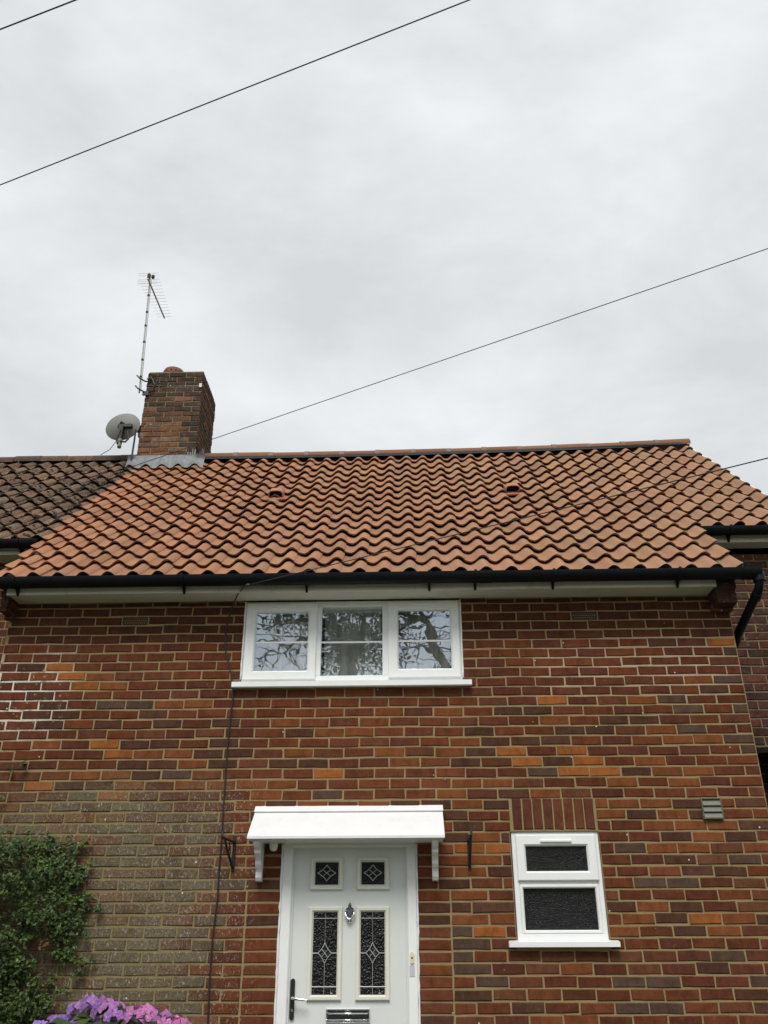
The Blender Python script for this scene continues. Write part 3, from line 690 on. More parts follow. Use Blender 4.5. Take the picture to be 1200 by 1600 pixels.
# lead flashing: apron dressed over the tile waves, soakers and stepped pieces up the right side
ap = MB(); cols = [(CHX0-.10+i*.025-TX0)/TW for i in range(int((CHX1-CHX0+.24)/.025)+1)]; vs = []
ROWS = ((3.83, .012), (3.88, .014), (3.92, .022), (3.98, .05), (3.985, .10))
for s, h in ROWS:
    for i, c in enumerate(cols):
        w_ = prof(((c+.78) % 1.0))*(1 if s < 3.85 else .55 if s < 3.9 else .1)
        p = RPt(c, s+(.012*math.sin(i*1.3) if s == 3.83 else 0), w_+h)
        if s > 3.95 and CHX0-.02 < p.x < CHX1+.02: p.y = CHY0-.008 if s > 3.982 else CHY0-.014
        vs.append(p)
m_ = len(cols); fs = [(a*m_+i, a*m_+i+1, a*m_+m_+i+1, a*m_+m_+i) for a in range(len(ROWS)-1) for i in range(m_-1)]
ap.add(vs, fs)
for i in range(7):                                             # ragged steps on the right cheek
    y0 = CHY0-.02+i*.058; zb = RZ0+(y0-RY0)/CS*SN*fac(CHX1)-.05
    top = zb+.10+(.06 if i % 2 else .03)+random.uniform(0, .02)
    ap.add([(CHX1+.008,y0,zb),(CHX1+.008,y0+.062,zb+.05),(CHX1+.006,y0+.045,top+.05),(CHX1+.006,y0+.015,top)], [(0,1,2,3)])
fx0, fx1 = -5.27, CHX1+.01
for i in range(5):                                             # torn upstand on the front right corner
    xx = fx0+.02+i*.028; ap.add([(xx,CHY0-.012,6.86),(xx+.032,CHY0-.012,6.86),(xx+.025,CHY0-.010,6.95+.02*i+.025*(i % 2)),(xx+.016,CHY0-.010,6.97+.02*i+.025*(i % 2))], [(0,1,2,3)])
fl = ap.build('flashing', M['lead'], ch); smoothing(fl, 60)

# ------------------------------------------------------------------ windows
def pane_box(mb, x0, x1, z0, z1, y): return mb.box(x0, x1, y, y+.006, z0, z1)
win = MB(); X0, X1, Z0, Z1 = -3.846, -2.131, 3.415, 4.068
win.rectframe(X0, X1, Z0, Z1, (.045,.045,.042,.045), .012, .085, .003)
for x in (-3.262, -2.722): win.box(x-.028, x+.028, .014, .083, Z0+.042, Z1-.045, .002)
w1 = win.build('window', M['upvc'], house)
for (a, b, z0, z1) in ((-3.838,-3.270,3.424,4.052), (-2.705,-2.142,3.430,4.056)):
    s_ = MB().rectframe(a, b, z0, z1, (.082,.07,.072,.075), -.008, .05, .006).build('sash', M['upvc'], w1)
    tv = MB().box((a+b)/2-.11, (a+b)/2+.11, -.020, -.008, z1-.040, z1-.020, .004).build('trickle_vent', M['upvc'], w1)
for (a, b, z0, z1, y) in ((-3.762,-3.334,3.490,3.984,.022), (-3.236,-2.748,3.452,4.028,.034), (-2.628,-2.208,3.496,3.988,.022)):
    pane_box(MB(), a, b, z0, z1, y).build('pane', M['pane'], w1)
    MB().rectframe(a-.002, b+.002, z0-.002, z1+.002, .010, y-.004, y-.0005, .001).build('gasket', M['black'], w1) if False else None
    MB().box(a+.001, b-.001, y-.003, y-.0005, 3.723, 3.738, .0006).build('glazing_bar', M['upvc'], w1)
MB().prism([(-3.905,-.058,3.358),(-3.905,-.058,3.396),(-3.905,.06,3.418),(-3.905,.06,3.372),(-3.905,-.045,3.352)], (1.838,0,0)).build('sill', M['upvc'], w1)
# sealant smears round the frame
for x in (X0-.004, X1+.004):
    seal = MB(); seal.tube([(x+random.uniform(-.002,.002), .004, 3.43+i*.04) for i in range(17)], [random.uniform(.005,.009) for i in range(17)], 6); seal.build('sealant', M['paint'], w1, True)
# room behind: back wall, side walls, ceiling as one box open to the window
rb = MB().add([(-4.6,.22,2.6),(-1.4,.22,2.6),(-1.4,2.0,2.6),(-4.6,2.0,2.6),(-4.6,.22,4.12),(-1.4,.22,4.12),(-1.4,2.0,4.12),(-4.6,2.0,4.12)], [(0,1,2,3),(7,6,5,4),(1,5,6,2),(2,6,7,3),(3,7,4,0)])
rb.add([(-4.6,.22,2.6),(-1.4,.22,2.6),(-1.4,.22,3.41),(-4.6,.22,3.41)], [(0,1,2,3)]); rb.build('room', M['plaster'], house)
def curtain(x0, x1, lab):
    mb = MB(); n = int((x1-x0)/.012); vs = []
    for z in (3.38, 3.75, 4.10):
        for i in range(n+1):
            x = x0+(x1-x0)*i/n; vs.append((x, .13+.022*math.sin(x*62+.8*math.sin(x*9))+.010*math.sin(x*131), z))
    mb.add(vs, [(a*(n+1)+i, a*(n+1)+i+1, (a+1)*(n+1)+i+1, (a+1)*(n+1)+i) for a in (0, 1) for i in range(n)])
    o = mb.build('curtain', M['curtain'], None, True, org=((x0+x1)/2, .2, 3.38)); tag(o, lab, 'curtain')
curtain(-3.84, -3.30, 'grey pleated curtain behind the left pane of the upstairs window')
curtain(-3.22, -2.76, 'grey pleated curtain hanging behind the middle pane of the upstairs window')
curtain(-2.68, -2.14, 'grey pleated curtain behind the right pane of the upstairs window')

lw = MB(); a, b, z0, z1 = -1.838, -1.226, 1.612, 2.304
lw.rectframe(a, b, z0, z1, (.040,.035,.045,.03), .006, .085, .004); lw.box(a+.04, b-.035, .012, .08, 1.955, 1.995, .002)
w2 = lw.build('window', M['upvc'], house)
MB().rectframe(-1.812, -1.250, 1.984, 2.284, (.068,.068,.062,.075), -.012, .05, .006).build('sash', M['upvc'], w2)
MB().box(-1.64, -1.42, -.026, -.012, 2.232, 2.250, .004).build('trickle_vent', M['upvc'], w2)
pane_box(MB(), -1.746, -1.316, 2.044, 2.212, .012).build('pane', M['obscure_fine'], w2)
pane_box(MB(), -1.800, -1.262, 1.655, 1.958, .035).build('pane', M['obscure_fine'], w2)
MB().rectframe(-1.800, -1.260, 1.655, 1.960, .022, .004, .04, .004).build('bead', M['upvc'], w2)
MB().prism([(-1.898,-.060,1.574),(-1.898,-.060,1.604),(-1.898,.02,1.617),(-1.898,.02,1.582)], (.730,0,0)).build('sill', M['upvc'], w2)
MB().box(-1.905, -1.895, -.063, .0, 1.572, 1.608, .002).build('sill_cap', M['paint'], w2)
MB().box(-1.846, -1.222, -.006, .02, 2.304, 2.312).build('drip', M['mortar_dark'], w2)

# ------------------------------------------------------------------ door
dl = MB().box(-3.378, -2.588, .040, .085, .15, 2.213, .003).build('door', M['doorpaint'], house)
MB().rectframe(-3.456, -2.517, .13, 2.252, (.072,.066,.02,.042), .006, .09, .004).build('door_frame', M['upvc'], dl)
MB().rectframe(-3.384, -2.583, .15, 2.216, (.012,.012,.01,.012), .026, .06, .002).build('weather_bead', M['doorpaint'], dl)
for x in (-3.460, -2.512):
    sm = MB(); sm.tube([(x+random.uniform(-.002,.002), .002, .15+i*.04) for i in range(53)], [random.uniform(.005,.0105) for i in range(53)], 6); sm.build('sealant', M['paint'], dl, True)
MB().box(-3.55, -2.42, -.10, .09, .0, .13, .008).build('threshold', M['slab'], dl)
# tall and short glazed panels
PAN = [(-3.259, -3.030, 1.934, 2.146), (-2.934, -2.706, 1.934, 2.146), (-3.261, -3.030, 1.261, 1.826), (-2.936, -2.706, 1.261, 1.826)]
cm = mat_plain('lead_came_and_glints', (.52,.53,.54), .35, .1, 30, metal=.5)
for i, (a, b, z0, z1) in enumerate(PAN):
    pm = MB().rectframe(a, b, z0, z1, .034, .020, .042, .006).build('panel_moulding', M['cream'], dl)
    ga, gb, g0, g1 = a+.030, b-.030, z0+.030, z1-.024; pane_box(MB(), ga, gb, g0, g1, .034).build('pane', M['obscure'], dl)
    c = (ga+gb)/2; y = .031; L = MB()
    def came(pts, r=.0022): L.tube([(p[0], y, p[1]) for p in pts], r, 5)
    zc_ = (g0+g1)/2-.03*(i > 1)+.0
    H, Wd = (.062, .047) if i > 1 else (.052, .064)
    if i > 1: zc_ = 1.541
    up, dn, lf, rt = (c, zc_+H), (c, zc_-H), (c-Wd, zc_), (c+Wd, zc_)
    ml = (c-Wd*.42, zc_+H*.36); 
    def curve(p, q):
        mid = ((p[0]+q[0])/2*.72+c*.28, (p[1]+q[1])/2*.72+zc_*.28)
        return [((1-t)**2*p[0]+2*t*(1-t)*mid[0]+t*t*q[0], (1-t)**2*p[1]+2*t*(1-t)*mid[1]+t*t*q[1]) for t in [k/6 for k in range(7)]]
    for p, q in ((up, rt), (rt, dn), (dn, lf), (lf, up)): came(curve(p, q), .0028)
    k = .5
    came([(c-Wd*k*.78, zc_+H*k*.70), (c+Wd*k*.78, zc_-H*k*.70)], .0026); came([(c+Wd*k*.78, zc_+H*k*.70), (c-Wd*k*.78, zc_-H*k*.70)], .0018)
    if i > 1:
        came([up, (c, g1)], .0013); came([dn, (c, g0)], .0014); came([(ga, zc_), lf]); came([rt, (gb, zc_)], .0018)
        came([(ga, g1-.048), (gb, g1-.048)], .0024); came([(ga, g0+.050), (gb, g0+.050)], .0024)
        for q in (.048,): L.tube([(c+q-.004, y, g0+.012), (c+q-.002, y, g0+.034)], .0016, 5); L.tube([(c+q-.006, y, g0+.013), (c+q+.010, y, g0+.012)], .0014, 5)  # L-shaped mark: a reflection on the glass, modelled as thin bright tubes
    L.build('lead_came_and_glints', cm, dl)
# knocker
kn = MB(); kc = (-2.9795, .028, 1.79); pk = [(0,.072),(.006,.066),(.005,.054),(.012,.046),(.010,.036),(.030,.024),(.031,.016),(.024,-.012),(.012,-.034),(.018,-.040),(.008,-.056),(.004,-.066),(0,-.072)]
poly = [(kc[0]+u, .030, kc[2]+v) for u, v in pk]+[(kc[0]-u, .030, kc[2]+v) for u, v in pk[-2:0:-1]]
kn.prism(poly, (0, .012, 0)); ko = kn.build('knocker', M['chrome'], dl)
kn2 = MB().tube([(kc[0]-.026,.022,kc[2]+.02),(kc[0]-.030,.012,kc[2]-.008),(kc[0]-.018,.008,kc[2]-.034),(kc[0],.006,kc[2]-.044),(kc[0]+.018,.008,kc[2]-.034),(kc[0]+.030,.012,kc[2]-.008),(kc[0]+.026,.022,kc[2]+.02)], [.004,.006,.007,.008,.007,.006,.004], 8)
kn2.lathe((kc[0],.030,kc[2]+.064), [(.007,0),(.006,.006),(0,.008)], 10, Vector((0,-1,0))); kn2.lathe((kc[0],.03,kc[2]-.064), [(.006,0),(.005,.006),(0,.008)], 10, Vector((0,-1,0)))
kn2.build('knocker_ring', M['chrome'], dl, True)
urn = MB().prism([(kc[0]-.021,.026,kc[2]+.018),(kc[0]+.021,.026,kc[2]+.018),(kc[0]+.012,.024,kc[2]-.016),(kc[0],.022,kc[2]-.026),(kc[0]-.012,.024,kc[2]-.016)], (0,.006,0)); urn.build('knocker_urn', mat_plain('dark_chrome', (.16,.16,.18), .25, .1, 9, metal=1.0), dl)
# handle on a long black plate
hp = MB(); n = 8
def slot(x, z0, z1, r): return [(x+r*math.cos(g), z1-r+r*math.sin(g)) for g in [math.pi*i/n for i in range(n+1)]]+[(x+r*math.cos(g), z0+r+r*math.sin(g)) for g in [math.pi+math.pi*i/n for i in range(n+1)]]
hp.prism([(x, .026, z) for x, z in slot(-3.354, 1.150, 1.390, .0145)], (0, .014, 0)); hp.build('handle_plate', M['iron'], dl)
hn = MB(); hn.tube([(-3.350,.028,1.279),(-3.350,-.012,1.279),(-3.342,-.022,1.278),(-3.31,-.024,1.272),(-3.25,-.022,1.266)], [.010,.010,.010,.009,.007], 10)
hn.lathe((-3.353,.027,1.205), [(.009,0),(.009,.005),(0,.006)], 14, Vector((0,-1,0))); smoothing(hn.build('handle', M['chrome'], dl), 50)
# letterbox
lb = MB().rectframe(-3.127, -2.838, 1.133, 1.212, .011, .022, .042, .003).build('letterbox', M['chrome'], dl)
MB().box(-3.116, -2.849, .030, .040, 1.144, 1.201, .002).build('letter_flap', mat_plain('dark_chrome_flap', (.22,.22,.23), .16, .2, 14, metal=1.0), dl)
lf_ = MB().tube([(-3.112,.026,1.186),(-2.853,.026,1.186)], .007, 8).tube([(-3.112,.028,1.150),(-2.853,.028,1.150)], .005, 8); lf_.build('flap_rib', M['chrome'], dl, True)
# doorbell push
db = MB().prism([(x, -.006, z) for x, z in slot(-2.5545, 1.478, 1.548, .0125)], (0, .013, 0)); db.build('doorbell', M['bell'], dl)
MB().lathe((-2.5545,-.005,1.512), [(.006,0),(.0055,.003),(0,.004)], 14, Vector((0,-1,0))).build('bell_push', M['iron'], dl)
MB().box(-2.572, -2.538, .003, .008, 1.402, 1.468).build('tape', mat_plain('grey_tape', (.55,.54,.60), .4, .06, 30), dl)
# canopy
cn = MB().prism([(-3.668,.002,2.470),(-3.668,-.292,2.256),(-3.668,-.292,2.240),(-3.668,-.275,2.236),(-3.668,.002,2.440)], (1.348,0,0))
can = cn.build('door_canopy', M['paint'], house)
MB().prism([(-3.672,-.045,2.442),(-3.672,.004,2.480),(-3.672,.004,2.492),(-3.672,-.050,2.448)], (1.356,0,0)).build('upstand', M['paint'], can)
MB().box(-3.660, -2.328, -.27, .0, 2.236, 2.244).build('canopy_board', M['paint'], can)
for xb in (-3.612, -2.384):
    pl = [(0,2.238),(-.23,2.238),(-.235,2.215),(-.215,2.195),(-.185,2.19),(-.165,2.178),(-.165,2.160),(-.15,2.15),(-.125,2.135),(-.105,2.115),(-.10,2.09),(-.085,2.07),(-.07,2.062),(-.06,2.045),(-.062,2.01),(-.05,1.990),(-.03,1.984),(0,1.984)]
    br = MB().prism([(xb-.021,y,z) for y, z in pl], (.042,0,0)).build('bracket', M['paint'], can)
pl_ = Vector((-3.515,-.07,2.235)); MB().lathe(pl_, [(.028,0),(.030,-.02),(.024,-.045),(.012,-.055),(0,-.057)], 16).build('porch_light', M['upvc'], can, True)
# wall vent with gravity flaps
vc = MB().rectframe(-.472, -.328, 2.380, 2.523, .010, -.026, .0, .003); vc.box(-.464, -.336, -.004, .0, 2.388, 2.515); vo = vc.build('vent_cover', M['ventplastic'], house)
for k in range(3):
    zt = 2.513-k*.042; MB().prism([(-.462,-.010,zt),(-.462,-.024,zt-.034),(-.462,-.026,zt-.040),(-.462,-.020,zt-.041),(-.462,-.006,zt-.002)], (.124,0,0)).build('flap', M['ventplastic'], vo)

# ------------------------------------------------------------------ emit bricks
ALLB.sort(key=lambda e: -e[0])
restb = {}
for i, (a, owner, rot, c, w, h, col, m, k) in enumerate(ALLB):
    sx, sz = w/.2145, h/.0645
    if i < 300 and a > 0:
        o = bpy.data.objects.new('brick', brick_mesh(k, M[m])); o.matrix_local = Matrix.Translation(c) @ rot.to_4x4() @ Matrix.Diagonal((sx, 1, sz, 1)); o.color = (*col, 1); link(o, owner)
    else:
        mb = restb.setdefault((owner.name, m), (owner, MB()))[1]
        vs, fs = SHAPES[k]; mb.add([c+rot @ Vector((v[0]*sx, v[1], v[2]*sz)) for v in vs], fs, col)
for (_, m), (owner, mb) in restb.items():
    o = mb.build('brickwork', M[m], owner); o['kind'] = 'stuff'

# ------------------------------------------------------------------ house to the left
nb = thing('neighbouring_house', 'house at the left edge with old brown mossy pantile roof', 'house', (-6.0, SB, 0))
ncells = [(c, r, 'full', -.012) for r in range(4, 16) for c in range(-42, -16)]
nd = MB(); deckq(nd, -43, -16.7, 1.05, 4.4, -.16); nd.add([(-11, RP+.05, 7.09), (-5.84, RP+.05, 7.09), (-5.84, 5.35, 4.95), (-11, 5.35, 4.95)], [(3,2,1,0)])
nd.v = [tuple(Vector(v)) for v in nd.v]
def offs_roof():
    roof_ = nd.build('roof', M['underlay'], nb); off = wpos(nb); lst = []; rest = MB()
    for col, r, kind, dh in ncells:
        o = RPt(col-.3, SROW[r]+.1)
        if CHX0-.06 < o.x and o.y > CHY0-.08: continue
        q = pix(o); a = 1/(o-CAM).dot(F) if (-30 < q[0] < 1220) else 0
        c = jit(random.choice(OLD), .2); jr = Matrix.Rotation(random.uniform(-.02, .02), 4, 'Z') @ Matrix.Rotation(random.uniform(-.012, .012), 4, 'Y')
        lst.append((a, tile_matrix(col, r, dh+random.uniform(-.004, .004)) @ jr, kind, random.randrange(8), c))
    lst.sort(key=lambda e: -e[0])
    for i, (a, mtx, kind, k, c) in enumerate(lst):
        if i < 300 and a > 0:
            o = bpy.data.objects.new('tile', tile_mesh(kind, k, M['oldtile'])); o.matrix_local = Matrix.Translation(-off) @ mtx; o.color = (*c, 1); link(o, roof_)
        else: rest.add([mtx @ Vector(v) for v in TSH[kind][k][0]], TSH[kind][k][1], c)
    if rest.v:
        o = rest.build('roof_tiling', M['oldtile'], roof_); o['kind'] = 'stuff'; smoothing(o, 50)
    return roof_
nroof = offs_roof()
ridge(nroof, -9.2, CHX0+.02, 10, M['oldtile'], 0, [(.13,.085,.06), (.17,.10,.07), (.10,.075,.06)])
mo = MB()
for _ in range(900):
    col = random.uniform(-27, -16.3) if random.random() < .5 else -16.6-abs(random.gauss(0, 3)); s = random.uniform(1.05, 4.1)
    r = max(i for i in range(16) if SROW[i] <= s); s = SROW[r]+random.choice([random.uniform(0, .04), random.uniform(0, .2)]); c = round(col)+random.choice([random.uniform(-.6, -.2), random.uniform(-.75, .2)])
    p = RPt(c, s, prof((c+.78) % 1.0)-.010-.02*(s-SROW[r])/.26)
    if p.x > CHX0-.04 and p.y > CHY0-.05: continue
    a = random.uniform(.010, .034); b = a*random.uniform(.5, 1.0); ht = a*random.uniform(.25, .55); g0 = random.random()*6
    X = Vector((1,0,0)); Yv = Vector((0,CS,SN)); Z = Vector((0,-SN,CS)); k = 6
    mo.add([p+X*(a*math.cos(g0+i*6.283/k)*random.uniform(.7,1.2))+Yv*(b*math.sin(g0+i*6.283/k)*random.uniform(.7,1.2)) for i in range(k)]+[p+Z*ht], [(i, (i+1) % k, k) for i in range(k)])
o = mo.build('moss', M['moss'], nroof); o['kind'] = 'stuff'
nwy = RY0+1.04*CS; nwz = RZ0+1.04*SN
MB().box(-11, -5.86, nwy+.115, nwy+.137, nwz-.155, nwz-.02, .003).build('fascia', M['fascia'], nb)
MB().box(-11, -5.86, nwy+.137, SB, nwz-.15, nwz-.135).build('soffit', M['fascia'], nb)
gutter(nb, -11, -5.86, nwy+.042, nwz-.055, .058, [-6.04, -7.0], [-5.97], nwy+.115)
MB().box(-11, -5.80, SB, 5.1, 0, nwz-.14).build('wall', M['brickwork'], nb)
MB().prism([(-11, SB, 4.5), (-11, 5.1, 4.9), (-11, RP, 7.0)], (.02,0,0)).build('wall', M['brickwork'], nb)

# ------------------------------------------------------------------ side porch glimpsed past the right corner
sp = thing('side_porch', 'dark lean-to porch edge with black gutter beyond the right wall corner', 'porch', (.62, .6, 0))
MB().box(.34, 1.02, .10, SB-.02, 0, 2.84).build('wall', M['brickwork'], sp)
MB().prism([(.26,.02,2.86),(.26,SB-.01,2.98),(.26,SB-.01,3.02),(.26,.02,2.90)], (.84,0,0)).build('roof', M['lead'], sp)
gutter(sp, .262, 1.08, -.02, 2.90, .05, [.30], [], .02)

# ------------------------------------------------------------------ aerial and dish
am = Vector((-5.905, CHY0-.06, 7.62))
ae = thing('tv_aerial', 'tall rusty tv aerial on a mast strapped to the chimney', 'aerial', am)
mtop = Vector((-6.005, CHY0-.02, 9.80)); mbase = Vector((-5.905, CHY0-.05, 7.86))
MB().tube([mbase, mtop], .0105, 8).build('mast', M['alu'], ae)
tp = MB()
for k in (.13, .27, .42, .56, .68, .83):
    p = mbase.lerp(mtop, k); d = (mtop-mbase).normalized()*.012; tp.tube([p-d, p+d], .016, 8)
tp.tube([mbase.lerp(mtop, k)+Vector((.022, -.005, 0)) for k in (0.02, .13, .2, .27, .35, .42, .5, .56, .62, .68, .75, .83, .97)], .003, 5)
tp.build('coax_lead', M['cable'], ae)
e0 = mtop+Vector((.01, -.10, -.10)); e1 = on_z(257, 497, 9.66); e0.z = 9.66+.02
MB().tube([e0, e1], .011, 8).build('boom', M['alu'], ae)
el = MB(); bd = (e1-e0); pd = Vector((bd.y, -bd.x, 0)).normalized()
for i in range(13):
    k = .04+.94*i/12; h = .155-.055*k; p = e0+bd*k+Vector((0,0,.012)); el.tube([p-pd*h, p+pd*h], .0017, 5)
for dz in (-.09, -.05, .05, .09): el.tube([e0+bd*.02+pd*-.14+Vector((0,-.02,dz)), e0+bd*.02+pd*.14+Vector((0,-.02,dz))], .0016, 5)
el.build('elements', M['alu'], ae)
MB().box(mtop.x-.035, mtop.x+.005, mtop.y-.03, mtop.y+.03, mtop.z-.06, mtop.z+.05, .012).box(mtop.x+.02, mtop.x+.06, mtop.y-.02, mtop.y+.02, mtop.z-.03, mtop.z+.03, .01).build('clamp', mat_plain('rusty_clamp', (.07,.035,.022), .9, .4, 30), ae)
br = MB(); bx = CHX0
for z in (7.90, 8.06):
    br.tube([(mbase.x-.05,mbase.y-.03,z+.05),(mbase.x-.01,mbase.y-.04,z),(mbase.x+.05,mbase.y+.02,z-.01),(bx+.04,CHY0-.01,z)], .011, 6)
br.tube([(bx+.02,CHY0-.015,7.86),(bx+.09,CHY0-.03,7.9),(bx+.11,CHY0-.03,8.0),(bx+.07,CHY0-.03,8.09),(bx+.0,CHY0-.015,8.10)], .010, 6)
br.box(bx-.03, bx+.05, CHY0-.03, CHY0-.01, 7.84, 7.90, .004)
br.build('chimney_bracket', M['iron'], ae)
ls = MB(); zl = 7.985
ls.tube([(CHX0-.006,CHY0-.008,zl+.02),(CHX0+.3,CHY0-.007,zl-.002),(CHX1+.006,CHY0-.008,zl),(CHX1+.008,CHY1+.006,zl),(CHX0-.006,CHY1+.006,zl)], .003, 5); ls.box(CHX1-.045, CHX1-.005, CHY0-.016, CHY0-.008, zl-.03, zl+.035, .004)
ls.tube([(CHX0+.16,CHY0-.012,zl-.02),(CHX0+.19,CHY0-.014,zl+.012),(CHX0+.17,CHY0-.012,zl+.022)], .004, 5)
ls.build('lashing_wire', M['alu'], ae)

dc = Vector((-6.075, CHY0+.02, 7.40))
ds = thing('satellite_dish', 'grey oval satellite dish on the left side of the chimney', 'satellite dish', (CHX0, CHY0+.1, 7.2))
ax = Vector((-.16, -.86, -.10)).normalized()        # convex back towards the street
a_ = Vector((0,0,1)).cross(ax).normalized(); b_ = ax.cross(a_)
mb = MB(); vs = [dc+ax*.055]; fs = []; nr, ns = 5, 28
for r in range(1, nr+1):
    q = r/nr
    for k in range(ns): g = 2*math.pi*k/ns; vs.append(dc+a_*(  .235*q*math.cos(g))+b_*(.185*q*math.sin(g))+ax*(.055*(1-q*q)))
for k in range(ns): fs.append((0, 1+k, 1+(k+1) % ns))
for r in range(nr-1):
    for k in range(ns): fs.append((1+r*ns+k, 1+(r+1)*ns+k, 1+(r+1)*ns+(k+1) % ns, 1+r*ns+(k+1) % ns))
n0 = len(vs); vs += [v-ax*.006 for v in vs]; fs += [tuple(reversed([i+n0 for i in f])) for f in fs]
fs += [(1+(nr-1)*ns+k, n0+1+(nr-1)*ns+k, n0+1+(nr-1)*ns+(k+1) % ns, 1+(nr-1)*ns+(k+1) % ns) for k in range(ns)]
mb.add(vs, fs); smoothing(mb.build('reflector', M['dishgrey'], ds), 60)
mt_ = MB(); c1 = dc+ax*.075
mt_.tube([c1+Vector((.0,0,.03)), Vector((CHX0+.01, CHY0+.10, 7.34))], .020, 8); mt_.box(c1.x-.02, c1.x+.16, c1.y-.02, c1.y+.03, 7.34, 7.39, .006); mt_.box(c1.x+.0, c1.x+.06, c1.y-.03, c1.y+.02, 7.10, 7.36, .006)
mt_.box(CHX0-.03, CHX0-.002, CHY0+.02, CHY0+.16, 7.26, 7.42, .004); mt_.tube([(CHX0-.05,CHY0-.01,7.34),(CHX0-.05,CHY0-.01,6.86)], .012, 8); mt_.build('mount', M['iron'], ds)
c1 = c1+Vector((.11, 0, 0)); arm = [c1+Vector((.0,-.01,-.10)), c1+Vector((.03,-.01,-.22)), c1+Vector((.01,-.05,-.29)), c1+Vector((-.03,-.12,-.32))]
MB().tube(arm, .011, 8).build('feed_arm', M['iron'], ds)
lp = c1+Vector((-.035,-.10,-.33)); MB().lathe(lp, [(0,.055),(.022,.052),(.026,.02),(.018,0),(.018,-.03),(.024,-.034),(.024,-.07),(0,-.072)], 12).build('receiver', M['ventplastic'], ds, True)

# ------------------------------------------------------------------ wall hooks, cables
def hook(x, lab, side_=0.0):
    t = thing('basket_bracket', lab, 'bracket', (x, 0, 2.17), 'hanging basket brackets')
    MB().box(x-.011, x+.011, -.010, .002, 2.055, 2.29, .003).build('back_plate', M['iron'], t)
    a = MB(); s = side_
    a.tube([(x,-.008,2.245),(x+s*.4,-.12,2.25),(x+s*.8,-.24,2.252),(x+s*.86,-.265,2.262),(x+s*.84,-.26,2.29),(x+s*.8,-.235,2.288)], .0085, 8)
    a.tube([(x,-.01,2.075),(x+s*.25,-.05,2.12),(x+s*.55,-.14,2.19),(x+s*.66,-.19,2.245)], .0085, 8)
    a.tube([(x+s*.42,-.10,2.235),(x+s*.36,-.085,2.215),(x+s*.38,-.075,2.19),(x+s*.44,-.09,2.18),(x+s*.47,-.11,2.19)], .0045, 7)
    a.build('arm', M['iron'], t)
hook(-3.806, 'black iron hanging basket bracket with scrolled arm beside the hanging cable', -.045)
hook(-2.142, 'straight black hanging basket bracket between the canopy and lower window', .005)
def cable(name, lab, pts, r, cat='cable', sag=0.0, n=24, grp=None):
    if len(pts) == 2:
        a, b = Vector(pts[0]), Vector(pts[1]); pts = [a.lerp(b, i/n)-Vector((0,0,sag*4*(i/n)*(1-i/n))) for i in range(n+1)]
    o = MB().tube(pts, r, 6).build(name, M['cable'], None, True, org=pts[0]); tag(o, lab, cat, grp); return o
cp = [(380,918),(368,935),(355,975),(352,1010),(357,1035),(362,1060),(364,1085),(360,1120),(356,1160),(353,1200),(349,1262),(347,1300),(343,1350),(340,1400),(334,1450),(331,1480),(327,1540),(325,1592)]
wp = []
for i, (x, y) in enumerate(cp):
    p = on_y(x, y, -.014); wp.append(p)
wp.insert(0, on_y(388, 913, -.365)); wp[1] = on_y(381, 917, -.30); wp[2] = on_y(368, 936, -.12)
wp.append(Vector((wp[-1].x+.02, -.014, .6))); wp.append(Vector((wp[-1].x, -.014, .05)))
fine = []
for i in range(len(wp)-1):
    for k in range(4):
        t = k/4; p0, p1, p2, p3 = wp[max(i-1,0)], wp[i], wp[i+1], wp[min(i+2,len(wp)-1)]
        fine.append(.5*((2*p1)+(p2-p0)*t+(2*p0-5*p1+4*p2-p3)*t*t+(3*p1-p0-3*p2+p3)*t**3))
fine.append(wp[-1])
cable('wall_cable', 'thin black cable running down the brick wall left of the door', fine, .0058)
E0 = on_y(388, 914, -.36)
W4 = on_y(1200, 706, -2.2); far = E0+(W4-E0)*5
cable('drop_wire', 'black wire crossing low over the orange tiles to the eaves', [E0, far], .0036, n=60, sag=.06)
cl = MB().box(E0.x-.016, E0.x+.014, -.37, -.345, E0.z-.010, E0.z+.010, .004); o = cl.build('wire_clamp', M['iron'], None, org=E0); tag(o, 'small black clamp on the gutter where the wires meet', 'clamp')
A3 = on_y(204, 730, 2.38); B3 = on_y(1200, 386, -1.0)
cable('overhead_wire', 'thin wire rising from the chimney foot to the right edge', [A3, A3+(B3-A3)*4], .0040, n=60, sag=.02)
def span(p, q, z, ext): 
    a, b = on_z(*p, z), on_z(*q, z); return [a+(a-b)*ext, b+(b-a)*ext]
cable('overhead_wire', 'long black overhead wire slanting across the whole open sky', span((0,289),(733,0), 6.6, 6), .0046)
cable('overhead_wire', 'short stretch of black overhead wire in the top left corner', span((0,46),(118,0), 6.9, 20), .0052)
cable('dish_lead', 'thin pale lead drooping from the dish to the old roof', [lp+Vector((-.0,0,0)), on_y(190, 640+30, CHY0-.1), on_y(181, 690, CHY0-.08), on_y(172, 702, CHY0-.04), on_y(157, 711, CHY0+.0)], .004)

